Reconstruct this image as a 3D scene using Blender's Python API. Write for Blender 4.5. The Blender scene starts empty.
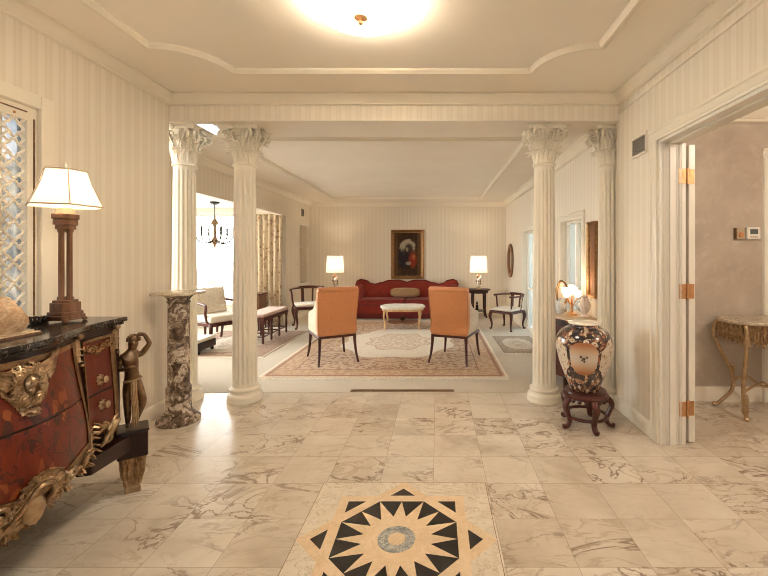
import bpy, bmesh, math, random
from mathutils import Vector, Matrix, Euler
R = random.Random(7)
PI = math.pi
C = bpy.context.scene.collection
SC = bpy.context.scene

# ------------------------------------------------------------------ materials
class NT:
    """small wrapper around a node tree"""
    def __init__(s, name):
        s.m = bpy.data.materials.new(name); s.m.use_nodes = True
        s.t = s.m.node_tree; s.t.nodes.clear()
        s.out = s.t.nodes.new('ShaderNodeOutputMaterial')
    def n(s, typ, **kw):
        nd = s.t.nodes.new(typ)
        for k, v in kw.items(): setattr(nd, k, v)
        return nd
    def set(s, sock, v):
        if hasattr(v, 'is_linked') or isinstance(v, bpy.types.NodeSocket): s.t.links.new(v, sock)
        elif isinstance(v, (tuple, list)) and len(v) == 3 and sock.type == 'RGBA': sock.default_value = (*v, 1)
        else: sock.default_value = v
    def math(s, op, a, b=0.0, c=0.0):
        nd = s.n('ShaderNodeMath', operation=op)
        s.set(nd.inputs[0], a); s.set(nd.inputs[1], b); s.set(nd.inputs[2], c)
        return nd.outputs[0]
    def vmath(s, op, a, b=(0, 0, 0)):
        nd = s.n('ShaderNodeVectorMath', operation=op)
        s.set(nd.inputs[0], a); s.set(nd.inputs[1], b)
        return nd.outputs[0]
    def pos(s): return s.n('ShaderNodeTexCoord').outputs['Object']
    def wpos(s): return s.n('ShaderNodeNewGeometry').outputs['Position']
    def xyz(s, v):
        nd = s.n('ShaderNodeSeparateXYZ'); s.set(nd.inputs[0], v); return nd.outputs
    def comb(s, x, y, z):
        nd = s.n('ShaderNodeCombineXYZ')
        for i, q in enumerate((x, y, z)): s.set(nd.inputs[i], q)
        return nd.outputs[0]
    def noise(s, vec, scale=5, detail=4, rough=.55, dist=0.0, color=False):
        nd = s.n('ShaderNodeTexNoise'); s.set(nd.inputs['Vector'], vec)
        nd.inputs['Scale'].default_value = scale; nd.inputs['Detail'].default_value = detail
        nd.inputs['Roughness'].default_value = rough; nd.inputs['Distortion'].default_value = dist
        return nd.outputs['Color' if color else 'Fac']
    def vor(s, vec, scale=5, feature='F1', out='Distance', rnd=1.0):
        nd = s.n('ShaderNodeTexVoronoi', feature=feature); s.set(nd.inputs['Vector'], vec)
        nd.inputs['Scale'].default_value = scale
        nd.inputs['Randomness'].default_value = rnd
        return nd.outputs[out]
    def ramp(s, fac, stops, const=False):
        nd = s.n('ShaderNodeValToRGB'); cr = nd.color_ramp
        if const: cr.interpolation = 'CONSTANT'
        while len(cr.elements) < len(stops): cr.elements.new(.5)
        for e, (p, c) in zip(cr.elements, stops): e.position = p; e.color = (*c, 1)
        s.set(nd.inputs[0], fac); return nd.outputs[0]
    def mix(s, f, a, b, mode='MIX'):
        nd = s.n('ShaderNodeMix', data_type='RGBA', blend_type=mode)
        s.set(nd.inputs[0], f); s.set(nd.inputs[6], a); s.set(nd.inputs[7], b)
        return nd.outputs[2]
    def step(s, v, a, b):
        nd = s.n('ShaderNodeMapRange', interpolation_type='SMOOTHSTEP')
        s.set(nd.inputs[0], v); nd.inputs[1].default_value = a; nd.inputs[2].default_value = b
        return nd.outputs[0]
    def bump(s, h, strength=.3, dist=.01):
        nd = s.n('ShaderNodeBump'); nd.inputs['Strength'].default_value = strength
        nd.inputs['Distance'].default_value = dist; s.set(nd.inputs['Height'], h)
        return nd.outputs[0]
    def bsdf(s, col, rough=.5, metal=0.0, normal=None, spec=.5, coat=0.0, sheen=0.0, trans=0.0, emit=None, estr=0.0):
        b = s.n('ShaderNodeBsdfPrincipled')
        s.set(b.inputs['Base Color'], col); s.set(b.inputs['Roughness'], rough); s.set(b.inputs['Metallic'], metal)
        b.inputs['Specular IOR Level'].default_value = spec
        b.inputs['Coat Weight'].default_value = coat; b.inputs['Coat Roughness'].default_value = .08
        b.inputs['Sheen Weight'].default_value = sheen; b.inputs['Transmission Weight'].default_value = trans
        if normal is not None: s.set(b.inputs['Normal'], normal)
        if emit is not None: s.set(b.inputs['Emission Color'], emit); b.inputs['Emission Strength'].default_value = estr
        s.t.links.new(b.outputs[0], s.out.inputs[0]); return b

def srgb(r, g, b):
    f = lambda c: c / 12.92 if c <= .04045 else ((c + .055) / 1.055) ** 2.4
    return (f(r / 255), f(g / 255), f(b / 255))

def plain(name, col, rough=.5, metal=0.0, var=.08, scale=8, bump=0.0, **kw):
    t = NT(name); p = t.pos(); nz = t.noise(p, scale, 5)
    c = t.mix(t.step(nz, .3, .7), tuple(x * (1 - var) for x in col), tuple(min(1, x * (1 + var)) for x in col))
    nm = t.bump(t.noise(p, scale * 6, 4), bump, .004) if bump else None
    t.bsdf(c, rough, metal, nm, **kw); return t.m

M = {}
def wallpaper():
    t = NT('striped_wallpaper'); x, y, z = t.xyz(t.wpos())
    s = t.math('ADD', x, y)
    f = t.math('FRACT', t.math('DIVIDE', s, .085))
    wide = t.math('MULTIPLY', t.step(f, .05, .09), t.math('SUBTRACT', 1.0, t.step(f, .50, .54)))
    thin = t.math('MULTIPLY', t.step(f, .66, .70), t.math('SUBTRACT', 1.0, t.step(f, .84, .88)))
    fac = t.math('MINIMUM', 1.0, t.math('ADD', wide, t.math('MULTIPLY', thin, .5)))
    fine = t.noise(t.vmath('MULTIPLY', t.wpos(), (300, 300, 8)), 1, 2)
    c = t.mix(fac, (.775, .70, .585), (.83, .765, .66))
    c = t.mix(t.math('MULTIPLY', fine, .12), c, (.62, .52, .38))
    t.bsdf(c, t.math('SUBTRACT', .62, t.math('MULTIPLY', fac, .17)), spec=.35); return t.m
M['paper'] = wallpaper()
def plaster():
    t = NT('mottled_plaster'); p = t.wpos()
    n1 = t.noise(p, 2.2, 6, .6, .6); n2 = t.noise(p, 9, 5, .6)
    c = t.ramp(n1, [(.3, (.40, .335, .275)), (.55, (.49, .42, .35)), (.75, (.58, .52, .45))])
    c = t.mix(t.math('MULTIPLY', t.step(n2, .5, .7), .35), c, (.62, .57, .50))
    t.bsdf(c, .55, normal=t.bump(n2, .15, .01), spec=.3); return t.m
M['plaster'] = plaster()
M['ceiling'] = plain('ceiling_paint', (.80, .735, .64), .8, var=.02, scale=2)
M['ceiling_lit'] = plain('ceiling_paint_lit', (.90, .84, .75), .8, var=.01, scale=2)  # ceiling paint lightened to stand in for light the foyer ceiling lacks
M['trim'] = plain('cream_trim_paint', (.82, .755, .64), .35, var=.015, scale=3)
M['white'] = plain('white_door_paint', (.80, .76, .68), .35, var=.015, scale=3)
M['column'] = plain('column_paint', (.80, .735, .615), .42, var=.03, scale=4)

def marble_floor():
    t = NT('polished_marble_tile'); p = t.wpos(); x, y, z = t.xyz(p); S = .305
    fx = t.math('DIVIDE', t.math('SUBTRACT', x, .285), S); fy = t.math('DIVIDE', t.math('SUBTRACT', y, 1.665), S)
    idx = t.comb(t.math('FLOOR', fx), t.math('FLOOR', fy), 0)
    wn = t.n('ShaderNodeTexWhiteNoise', noise_dimensions='3D'); t.set(wn.inputs['Vector'], idx)
    co = t.vmath('ADD', p, t.vmath('MULTIPLY', wn.outputs['Color'], (9, 9, 9)))
    tone = t.noise(co, 1.6, 4, .6, .5)
    c = t.ramp(tone, [(.30, (.45, .375, .295)), (.47, (.60, .53, .44)), (.68, (.71, .65, .565))])
    c = t.mix(t.math('MULTIPLY', wn.outputs['Value'], .38), c, (.50, .405, .305))
    def vein(scale, w, dist, off):
        n = t.noise(t.vmath('MULTIPLY', t.vmath('ADD', co, off), (1, 1.7, 1)), scale, 6, .58, dist)
        return t.math('SUBTRACT', 1.0, t.step(t.math('ABSOLUTE', t.math('SUBTRACT', n, .5)), 0.0, w))
    patch = t.step(t.noise(co, 1.3, 2), .45, .62)
    v1 = t.math('MULTIPLY', vein(1.5, .022, 1.5, (3, 1, 0)), t.math('ADD', t.math('MULTIPLY', patch, .8), .15))
    v2 = t.math('MULTIPLY', vein(3.4, .045, 1.2, (7, 5, 0)), t.math('ADD', t.math('MULTIPLY', patch, .6), .12))
    c = t.mix(t.math('MULTIPLY', v2, .8), c, (.40, .30, .21))
    c = t.mix(v1, c, (.26, .195, .145))
    ex = t.math('ABSOLUTE', t.math('SUBTRACT', t.math('FRACT', fx), .5)); ey = t.math('ABSOLUTE', t.math('SUBTRACT', t.math('FRACT', fy), .5))
    g = t.step(t.math('MAXIMUM', ex, ey), .4925, .496)
    c = t.mix(t.math('MULTIPLY', g, .55), c, (.27, .21, .15))
    t.bsdf(c, .25, spec=.34, normal=t.bump(t.noise(p, 2.5, 2), .02, .02)); return t.m
M['floor'] = marble_floor()
def marble(name, base, mid, vein, scale=4, w=.04, rough=.15, dark=.5):
    t = NT(name); p = t.wpos()
    n1 = t.noise(p, scale, 6, .6, 1.5); n2 = t.noise(t.vmath('ADD', p, (5, 2, 1)), scale * 1.6, 6, .65, 2.0)
    c = t.ramp(n1, [(.35, base), (.62, mid)])
    v = t.math('SUBTRACT', 1.0, t.step(t.math('ABSOLUTE', t.math('SUBTRACT', n2, .5)), 0.0, w))
    c = t.mix(t.math('MULTIPLY', v, dark), c, vein)
    t.bsdf(c, rough); return t.m
M['panel_marble'] = marble('white_veined_marble', (.70, .63, .52), (.62, .53, .42), (.34, .26, .18), 5, .025, .2, .6)
M['tan_marble'] = marble('tan_marble', (.66, .49, .315), (.73, .57, .39), (.50, .34, .19), 5, .03, .2, .4)
M['black_marble'] = plain('black_inlay_marble', (.016, .012, .011), .25, var=.3)
M['grey_marble'] = marble('grey_swirl_marble', (.55, .53, .47), (.24, .25, .25), (.10, .11, .12), 9, .05, .2, .7)
def breccia():
    t = NT('brown_breccia_marble'); p = t.pos()
    d = t.vmath('ADD', p, t.vmath('MULTIPLY', t.noise(p, 7, 4, color=True), (.22, .22, .22)))
    n = t.noise(d, 11, 6, .6, 1.2)
    c = t.ramp(n, [(.34, (.05, .034, .026)), (.44, (.13, .088, .062)), (.52, (.30, .22, .16)), (.58, (.66, .57, .46)), (.66, (.22, .15, .105))])
    t.bsdf(c, .18); return t.m
M['breccia'] = breccia()
M['pale_marble'] = marble('cream_marble_slab', (.66, .57, .44), (.50, .40, .29), (.22, .15, .10), 9, .05, .2, .7)
M['black_top'] = marble('black_veined_marble', (.020, .017, .016), (.035, .028, .024), (.42, .34, .26), 5, .012, .12, .6)
def fabric(name, a, b, scale=40, rough=.85, sheen=.3, bump=.15):
    t = NT(name); p = t.pos(); n1 = t.noise(p, scale, 4); n2 = t.noise(p, 4, 3)
    c = t.mix(t.step(n1, .35, .65), a, b); c = t.mix(t.math('MULTIPLY', n2, .3), c, tuple(x * .75 for x in a))
    t.bsdf(c, rough, normal=t.bump(n1, bump, .003), sheen=sheen, spec=.25); return t.m
M['tan_fabric'] = fabric('tan_velvet', (.62, .26, .11), (.68, .30, .13), 60)
M['tan_piping'] = fabric('tan_piping', (.42, .18, .07), (.47, .20, .08), 60)
M['red_velvet'] = fabric('red_velvet', (.20, .022, .014), (.26, .032, .02), 30, sheen=.08)
M['red_dark'] = fabric('dark_red_piping', (.11, .01, .008), (.14, .014, .01), 30)
M['carpet'] = fabric('beige_carpet', (.50, .435, .34), (.56, .49, .39), 120, .95, .2, .3)
M['white_seat'] = fabric('white_upholstery', (.70, .63, .52), (.77, .70, .59), 50)
M['rose_seat'] = fabric('rose_upholstery', (.50, .31, .25), (.62, .44, .36), 30)
def floral(name, ground, a, b, scale=18):
    t = NT(name); p = t.pos()
    d = t.vmath('ADD', p, t.vmath('MULTIPLY', t.noise(p, scale * .7, 3, color=True), (.06, .06, .06)))
    v = t.vor(d, scale, 'F1'); n = t.noise(d, scale * 1.4, 4)
    c = t.mix(t.math('SUBTRACT', 1.0, t.step(v, .22, .34)), ground, a)
    c = t.mix(t.math('SUBTRACT', 1.0, t.step(v, .08, .16)), c, ground)
    c = t.mix(t.step(n, .56, .66), c, b)
    t.bsdf(c, .85, normal=t.bump(n, .1, .003), spec=.2, sheen=.2); return t.m
M['cream_floral'] = floral('cream_floral_fabric', (.66, .55, .42), (.50, .33, .20), (.55, .42, .28), 30)
M['tufted'] = floral('cream_damask_fabric', (.64, .57, .46), (.50, .42, .32), (.70, .63, .53), 22)
M['pillow'] = floral('beige_brocade', (.33, .20, .10), (.47, .33, .19), (.22, .11, .06), 40)
M['drape'] = floral('floral_drape_fabric', (.60, .49, .35), (.34, .19, .10), (.40, .30, .19), 11)
def wood(name, a, b, scale=6, rough=.35, coat=.08):
    t = NT(name); p = t.pos(); n = t.noise(t.vmath('MULTIPLY', p, (1, 1, .25)), scale * 4, 5, .6, 1.0)
    t.bsdf(t.ramp(n, [(.3, a), (.7, b)]), rough, coat=coat, spec=.35); return t.m
M['mahogany'] = wood('mahogany', (.050, .011, .007), (.095, .022, .012))
M['dark_wood'] = wood('dark_wood', (.022, .010, .007), (.050, .020, .012))
M['ebony'] = wood('dark_commode_wood', (.014, .005, .003), (.030, .009, .005), rough=.3)
M['lamp_wood'] = wood('reddish_lamp_wood', (.13, .055, .026), (.24, .115, .06), rough=.35)
M['red_box'] = wood('brown_wood', (.17, .07, .035), (.26, .12, .06))
M['blond_wood'] = wood('blond_gilt_wood', (.52, .32, .15), (.62, .41, .21), rough=.35)
def marquetry():
    t = NT('floral_marquetry'); p = t.pos()
    base = t.ramp(t.noise(t.vmath('MULTIPLY', p, (1, 1, .4)), 22, 5, .6, 1.5), [(.3, (.090, .009, .003)), (.7, (.165, .021, .005))])
    d = t.vmath('ADD', p, t.vmath('MULTIPLY', t.noise(p, 6, 3, color=True), (.16, .16, .16)))
    leaf = t.vor(t.vmath('MULTIPLY', d, (1, 1.5, .8)), 13, 'F1'); col = t.vor(t.vmath('MULTIPLY', d, (1, 1.5, .8)), 13, 'F1', 'Color')
    r, g, b = t.xyz(col)
    lc = t.ramp(r, [(0, (.028, .008, .005)), (.45, (.05, .014, .008)), (.62, (.22, .048, .011)), (1, (.30, .085, .024))])
    inleaf = t.math('SUBTRACT', 1.0, t.step(leaf, .36, .40))
    has = t.step(g, .34, .36)
    c = t.mix(t.math('MULTIPLY', t.math('MULTIPLY', inleaf, has), .9), base, lc)
    st = t.noise(d, 7, 3, .5, 1.0)
    stem = t.math('SUBTRACT', 1.0, t.step(t.math('ABSOLUTE', t.math('SUBTRACT', st, .5)), .008, .022))
    c = t.mix(t.math('MULTIPLY', stem, .8), c, (.035, .009, .005))
    t.bsdf(c, .32, coat=.12, spec=.35); return t.m
M['marquetry'] = marquetry()
M['red_veneer'] = wood('red_veneer', (.085, .011, .004), (.155, .024, .008), rough=.28)
def metal(name, a, b, rough=.35, scale=40):
    t = NT(name); p = t.pos(); n = t.noise(p, scale, 5)
    t.bsdf(t.ramp(n, [(.3, a), (.7, b)]), rough, .9, t.bump(n, .25, .003)); return t.m
M['gilt'] = metal('aged_gilt_bronze', (.25, .155, .085), (.56, .40, .245), .36)
M['gilt_band'] = metal('gilt_band', (.23, .13, .065), (.36, .22, .11), .42)
M['bronze'] = metal('dark_bronze', (.14, .08, .045), (.28, .175, .10), .32)
M['gold'] = metal('bright_gilt', (.42, .29, .175), (.60, .45, .28), .38)
M['brass'] = metal('polished_brass', (.52, .27, .12), (.66, .38, .19), .52)
M['black_iron'] = metal('black_iron', (.025, .02, .018), (.05, .04, .035), .45)
M['grille'] = plain('grey_vent_metal', (.28, .24, .20), .5)
M['dark_void'] = plain('dark_duct', (.03, .026, .024), .9)
M['gold_frame'] = metal('gilded_frame', (.20, .10, .04), (.36, .20, .085), .4)
M['porcelain'] = plain('white_porcelain', (.72, .66, .58), .15, var=.05)
M['rock'] = marble('tan_rock', (.52, .32, .17), (.66, .48, .31), (.30, .16, .08), 9, .06, .5, .6)
M['plaque'] = wood('pale_board', (.55, .42, .28), (.64, .51, .36))
M['black_plastic'] = plain('black_plastic', (.03, .03, .03), .4)
M['white_plastic'] = plain('white_plastic', (.78, .75, .69), .4, var=.01)
M['tan_plastic'] = plain('tan_plastic', (.50, .38, .25), .45, var=.02)
M['lcd'] = plain('grey_lcd', (.10, .12, .11), .2)
M['leaf'] = plain('evergreen', (.05, .09, .04), .8)
M['bark'] = plain('bark', (.12, .09, .07), .9)
M['snow'] = plain('pale_ground', (.62, .62, .60), .9)
M['candle'] = plain('ivory_candle', (.45, .40, .32), .5)
M['blue_china'] = floral('blue_white_china', (.62, .64, .66), (.20, .27, .38), (.45, .52, .60), 40)
M['pink_china'] = floral('pink_white_china', (.74, .62, .54), (.60, .36, .27), (.66, .48, .38), 30)
def shade(name, col, e, estr, tl=.55):
    t = NT(name)
    d = t.n('ShaderNodeBsdfDiffuse'); t.set(d.inputs[0], col)
    tr = t.n('ShaderNodeBsdfTranslucent'); t.set(tr.inputs[0], col)
    mx = t.n('ShaderNodeMixShader'); mx.inputs[0].default_value = tl
    t.t.links.new(d.outputs[0], mx.inputs[1]); t.t.links.new(tr.outputs[0], mx.inputs[2])
    em = t.n('ShaderNodeEmission'); t.set(em.inputs[0], e); em.inputs[1].default_value = estr
    ad = t.n('ShaderNodeAddShader'); t.t.links.new(mx.outputs[0], ad.inputs[0]); t.t.links.new(em.outputs[0], ad.inputs[1])
    t.t.links.new(ad.outputs[0], t.out.inputs[0]); return t.m
M['shade'] = shade('cream_lamp_shade', (.86, .79, .68), (1, .88, .70), .34)
M['drum'] = shade('ivory_drum_shade', (.86, .80, .70), (1, .90, .74), .38)
M['shade_trim'] = plain('shade_piping', (.50, .40, .28), .8)
M['bowl_glass'] = shade('ribbed_glass_bowl', (.85, .80, .70), (1, .92, .79), 15.0)
M['flower_glass'] = shade('glass_blossom', (.85, .78, .65), (1, .84, .60), 1.1)
M['panel_light'] = shade('diffuser', (.85, .85, .85), (.9, .96, 1), 1.0)
def glass():
    t = NT('window_glass')
    tr = t.n('ShaderNodeBsdfTransparent'); tr.inputs[0].default_value = (.96, .98, .98, 1)
    gl = t.n('ShaderNodeBsdfGlossy'); gl.inputs['Roughness'].default_value = .02
    fr = t.n('ShaderNodeFresnel'); fr.inputs[0].default_value = 1.35
    mx = t.n('ShaderNodeMixShader'); t.t.links.new(fr.outputs[0], mx.inputs[0])
    t.t.links.new(tr.outputs[0], mx.inputs[1]); t.t.links.new(gl.outputs[0], mx.inputs[2])
    t.t.links.new(mx.outputs[0], t.out.inputs[0]); return t.m
M['glass'] = glass()
def dimmed():  # pane tinted dark and mottled to hold back the bright daylight outside
    t = NT('dimmed_window_glass'); p = t.pos(); n = t.noise(p, 7, 3, .6, .8)
    tr = t.n('ShaderNodeBsdfTransparent'); t.set(tr.inputs[0], t.ramp(n, [(.35, (.15, .165, .18)), (.5, (.215, .22, .225)), (.62, (.28, .28, .275))]))
    gl = t.n('ShaderNodeBsdfGlossy'); gl.inputs['Roughness'].default_value = .1
    mx = t.n('ShaderNodeMixShader'); mx.inputs[0].default_value = .05
    t.t.links.new(tr.outputs[0], mx.inputs[1]); t.t.links.new(gl.outputs[0], mx.inputs[2])
    t.t.links.new(mx.outputs[0], t.out.inputs[0]); return t.m
M['dimmed_glass'] = dimmed()
M['register'] = metal('brown_register_metal', (.24, .15, .085), (.38, .25, .15), .55)
def frosted():
    t = NT('pale_door_glass')
    tr = t.n('ShaderNodeBsdfTransparent'); tr.inputs[0].default_value = (.55, .60, .62, 1)
    gl = t.n('ShaderNodeBsdfPrincipled'); gl.inputs['Base Color'].default_value = (.45, .48, .48, 1); gl.inputs['Roughness'].default_value = .08
    mx = t.n('ShaderNodeMixShader'); mx.inputs[0].default_value = .5
    t.t.links.new(tr.outputs[0], mx.inputs[1]); t.t.links.new(gl.outputs[0], mx.inputs[2])
    t.t.links.new(mx.outputs[0], t.out.inputs[0]); return t.m
M['door_glass'] = frosted()
M['mirror'] = plain('mirror_silver', (.80, .78, .74), .03, 1.0, var=.01)
M['crystal'] = plain('crystal_drop', (.80, .80, .80), .08, var=.02, trans=.6)

def rug(name, hx, hy, field, speck, cream, border, a=.8, b=.95, medal=True):
    t = NT(name); p = t.pos(); x, y, z = t.xyz(p)
    ax = t.math('ABSOLUTE', x); ay = t.math('ABSOLUTE', y)
    e = t.math('MINIMUM', t.math('SUBTRACT', hx, ax), t.math('SUBTRACT', hy, ay))
    sym = t.comb(ax, ay, 0)                                          # mirrored in both axes, like a knotted rug
    dn = t.vmath('ADD', sym, t.vmath('MULTIPLY', t.noise(sym, 12, 3, color=True), (.10, .10, 0)))
    v = t.vor(dn, 11, 'F1'); v2 = t.vor(dn, 26, 'F1'); n = t.noise(p, 60, 3); n3 = t.noise(dn, 19, 4)
    c = t.mix(t.math('SUBTRACT', 1.0, t.step(v, .28, .42)), field, speck)
    c = t.mix(t.math('SUBTRACT', 1.0, t.step(v, .10, .2)), c, tuple(.6 * q + .4 * w_ for q, w_ in zip(cream, field)))
    c = t.mix(t.math('SUBTRACT', 1.0, t.step(v2, .2, .3)), c, tuple(q * .8 for q in field))
    c = t.mix(t.math('MULTIPLY', t.step(n3, .53, .59), .9), c, speck)
    if medal:
        ang = t.math('ARCTAN2', y, x)
        lob = t.math('MULTIPLY', t.math('COSINE', t.math('MULTIPLY', ang, 8)), .05)
        rr = t.math('ADD', t.math('SQRT', t.math('ADD', t.math('POWER', t.math('DIVIDE', x, a), 2.0), t.math('POWER', t.math('DIVIDE', y, b), 2.0))), lob)
        mc = t.mix(t.math('MULTIPLY', t.math('SUBTRACT', 1.0, t.step(v2, .22, .34)), .45), cream, field)
        mc = t.mix(t.math('MULTIPLY', t.math('SUBTRACT', 1.0, t.step(rr, .52, .56)), t.math('MULTIPLY', t.step(n3, .42, .55), .8)), mc, field)
        mc = t.mix(t.math('SUBTRACT', 1.0, t.step(t.math('ABSOLUTE', t.math('SUBTRACT', rr, .55)), .01, .03)), mc, field)
        c = t.mix(t.math('SUBTRACT', 1.0, t.step(rr, .98, 1.02)), c, mc)
    bc = t.mix(t.math('MULTIPLY', t.step(n3, .47, .55), .9), border, field)
    def band(lo, hi): return t.math('MULTIPLY', t.step(e, lo - .004, lo + .004), t.math('SUBTRACT', 1.0, t.step(e, hi - .004, hi + .004)))
    s = min(1, hx / 1.0)
    c = t.mix(band(-.1, .30 * s), c, bc)
    for lo, hi in ((.285, .30), (.05, .085)): c = t.mix(band(lo * s, hi * s), c, speck)
    c = t.mix(band(-.1, .03 * s), c, cream)
    c = t.mix(t.math('MULTIPLY', n, .25), c, tuple(q * .6 for q in field))
    t.bsdf(c, .95, normal=t.bump(n, .3, .004), spec=.1, sheen=.2); return t.m
# ------------------------------------------------------------------ mesh helpers
class MB:
    def __init__(s): s.v = []; s.f = []
    def add(s, vs, fs, T=None):
        o = len(s.v)
        s.v += [tuple(T @ Vector(q)) if T is not None else tuple(q) for q in vs]
        s.f += [tuple(i + o for i in f) for f in fs]; return s
    def box(s, x0, x1, y0, y1, z0, z1, T=None):
        v = [(x, y, z) for z in (z0, z1) for y in (y0, y1) for x in (x0, x1)]
        return s.add(v, [(0, 2, 3, 1), (4, 5, 7, 6), (0, 1, 5, 4), (2, 6, 7, 3), (0, 4, 6, 2), (1, 3, 7, 5)], T)
    def lathe(s, prof, n=32, T=None, cap=True, rf=None, a0=0.0, sx=1, sy=1):
        v = []; f = []
        for r, z in prof:
            for i in range(n):
                a = a0 + 2 * PI * i / n; q = r * (rf(a, z) if rf else 1)
                v.append((q * math.cos(a) * sx, q * math.sin(a) * sy, z))
        m = len(prof)
        for j in range(m - 1):
            for i in range(n):
                k = (i + 1) % n; f.append((j * n + i, j * n + k, (j + 1) * n + k, (j + 1) * n + i))
        if cap: f.append(tuple(range(n - 1, -1, -1))); f.append(tuple((m - 1) * n + i for i in range(n)))
        return s.add(v, f, T)
    def tube(s, pts, r=.01, n=8, closed=False, T=None, flat=1.0, up=None):
        pts = [Vector(p) for p in pts]; m = len(pts)
        rs = [r] * m if not isinstance(r, (list, tuple)) else list(r)
        if len(rs) != m: rs = [rs[0] + (rs[-1] - rs[0]) * i / (m - 1) for i in range(m)]
        v = []; f = []; prev = None
        for i, p in enumerate(pts):
            if closed: d = pts[(i + 1) % m] - pts[i - 1]
            else: d = pts[min(i + 1, m - 1)] - pts[max(i - 1, 0)]
            d.normalize()
            if prev is None:
                a = Vector(up) if up else (Vector((0, 0, 1)) if abs(d.z) < .9 else Vector((1, 0, 0)))
            else: a = prev
            u = (a - d * a.dot(d))
            if u.length < 1e-6: u = d.orthogonal()
            u.normalize(); w = d.cross(u); prev = u
            for k in range(n):
                t = 2 * PI * k / n
                v.append(tuple(p + (u * math.cos(t) * flat + w * math.sin(t)) * rs[i]))
        for i in range(m if closed else m - 1):
            j = (i + 1) % m
            for k in range(n):
                l = (k + 1) % n; f.append((i * n + k, i * n + l, j * n + l, j * n + k))
        if not closed: f.append(tuple(range(n - 1, -1, -1))); f.append(tuple((m - 1) * n + k for k in range(n)))
        return s.add(v, f, T)
    def prism(s, poly, a, b, axis='z', T=None):
        """poly: 2D outline; axis: extrusion axis. x-> (y,z) outline, y-> (x,z), z-> (x,y)"""
        def P(q, t):
            return {'x': (t, q[0], q[1]), 'y': (q[0], t, q[1]), 'z': (q[0], q[1], t)}[axis]
        n = len(poly); v = [P(q, a) for q in poly] + [P(q, b) for q in poly]
        f = [tuple(range(n - 1, -1, -1)), tuple(range(n, 2 * n))] + [(i, (i + 1) % n, (i + 1) % n + n, i + n) for i in range(n)]
        return s.add(v, f, T)
    def ell(s, c, r, n=12, T=None):
        if not isinstance(r, (tuple, list)): r = (r, r, r)
        v = [(0, 0, -1)]; f = []; h = max(4, n // 2)
        for j in range(1, h):
            t = -PI / 2 + PI * j / h
            for i in range(n): v.append((math.cos(t) * math.cos(2 * PI * i / n), math.cos(t) * math.sin(2 * PI * i / n), math.sin(t)))
        v.append((0, 0, 1)); L = len(v) - 1
        for i in range(n):
            k = (i + 1) % n; f.append((0, 1 + k, 1 + i)); f.append((L, 1 + (h - 2) * n + i, 1 + (h - 2) * n + k))
            for j in range(h - 2): f.append((1 + j * n + i, 1 + j * n + k, 1 + (j + 1) * n + k, 1 + (j + 1) * n + i))
        Tr = Matrix.Translation(Vector(c)) @ (T if T is not None else Matrix.Identity(4)) @ Matrix.Diagonal((*r, 1))
        return s.add(v, f, Tr)
    def grid(s, fn, us, vs, T=None, flip=False):
        v = [fn(u, w) for w in vs for u in us]; n = len(us); f = []
        for j in range(len(vs) - 1):
            for i in range(n - 1):
                q = (j * n + i, j * n + i + 1, (j + 1) * n + i + 1, (j + 1) * n + i); f.append(q[::-1] if flip else q)
        return s.add(v, f, T)
    def slab(s, fn, fn2, us, vs, T=None):
        """closed solid between two grids"""
        n = len(us); m = len(vs)
        v = [fn(u, w) for w in vs for u in us] + [fn2(u, w) for w in vs for u in us]; o = n * m; f = []
        for j in range(m - 1):
            for i in range(n - 1):
                q = (j * n + i, j * n + i + 1, (j + 1) * n + i + 1, (j + 1) * n + i)
                f.append(q); f.append(tuple(k + o for k in q[::-1]))
        rim = [i for i in range(n)] + [j * n + n - 1 for j in range(1, m)] + [(m - 1) * n + i for i in range(n - 2, -1, -1)] + [j * n for j in range(m - 2, 0, -1)]
        for a, b in zip(rim, rim[1:] + rim[:1]): f.append((b, a, a + o, b + o))
        return s.add(v, f, T)
    def sweep(s, prof, path, closed=False, side=1):
        """moulding: prof [(out, z)], path list of (x,y); 'out' is to the left of the path (side=1)"""
        m = len(path); v = []; f = []; n = len(prof)
        for i, p in enumerate(path):
            p = Vector(p)
            d0 = (p - Vector(path[i - 1])).normalized() if (closed or i > 0) else None
            d1 = (Vector(path[(i + 1) % m]) - p).normalized() if (closed or i < m - 1) else None
            if d0 is None: d0 = d1
            if d1 is None: d1 = d0
            n0 = Vector((-d0.y, d0.x)); n1 = Vector((-d1.y, d1.x)); b = (n0 + n1)
            b = b / max(.2, b.dot(n0)) if b.length > 1e-6 else n0
            for o, z in prof: v.append((p.x + b.x * o * side, p.y + b.y * o * side, z))
        for i in range(m if closed else m - 1):
            j = (i + 1) % m
            for k in range(n):
                l = (k + 1) % n; f.append((i * n + k, i * n + l, j * n + l, j * n + k))
        if not closed: f.append(tuple(range(n))); f.append(tuple((m - 1) * n + k for k in range(n))[::-1])
        return s.add(v, f)
    def leaf(s, T, L=.1, W=.05, curl=1.0, th=.006, lobes=5):
        """acanthus leaf in local frame: rises along +z, tip curls to +y"""
        us = [i / 8 * 2 - 1 for i in range(9)]; vs = [i / 9 for i in range(10)]
        def path(t):
            a = max(0, t - .5) / .5
            z = L * (t if t < .5 else .5 + .38 * math.sin(a * PI * .62)); y = .06 * L * t + L * .42 * curl * a * a
            return y, z
        def w(t): return W * .5 * (.62 + .5 * math.sin(PI * min(1, t * 1.05))) * (1 + .16 * math.cos(t * lobes * 2 * PI)) * (1 if t < .8 else 1 - (t - .8) * 2.6)
        def top(u, t):
            y, z = path(t); k = abs(u)
            return (u * w(t), y + .10 * W * math.cos(u * PI * 2.5) - k * .18 * W, z)
        def bot(u, t):
            x, y, z = top(u, t); return (x, y - th, z - (th if t > .8 else 0))
        return s.slab(top, bot, us, vs, T)
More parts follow.
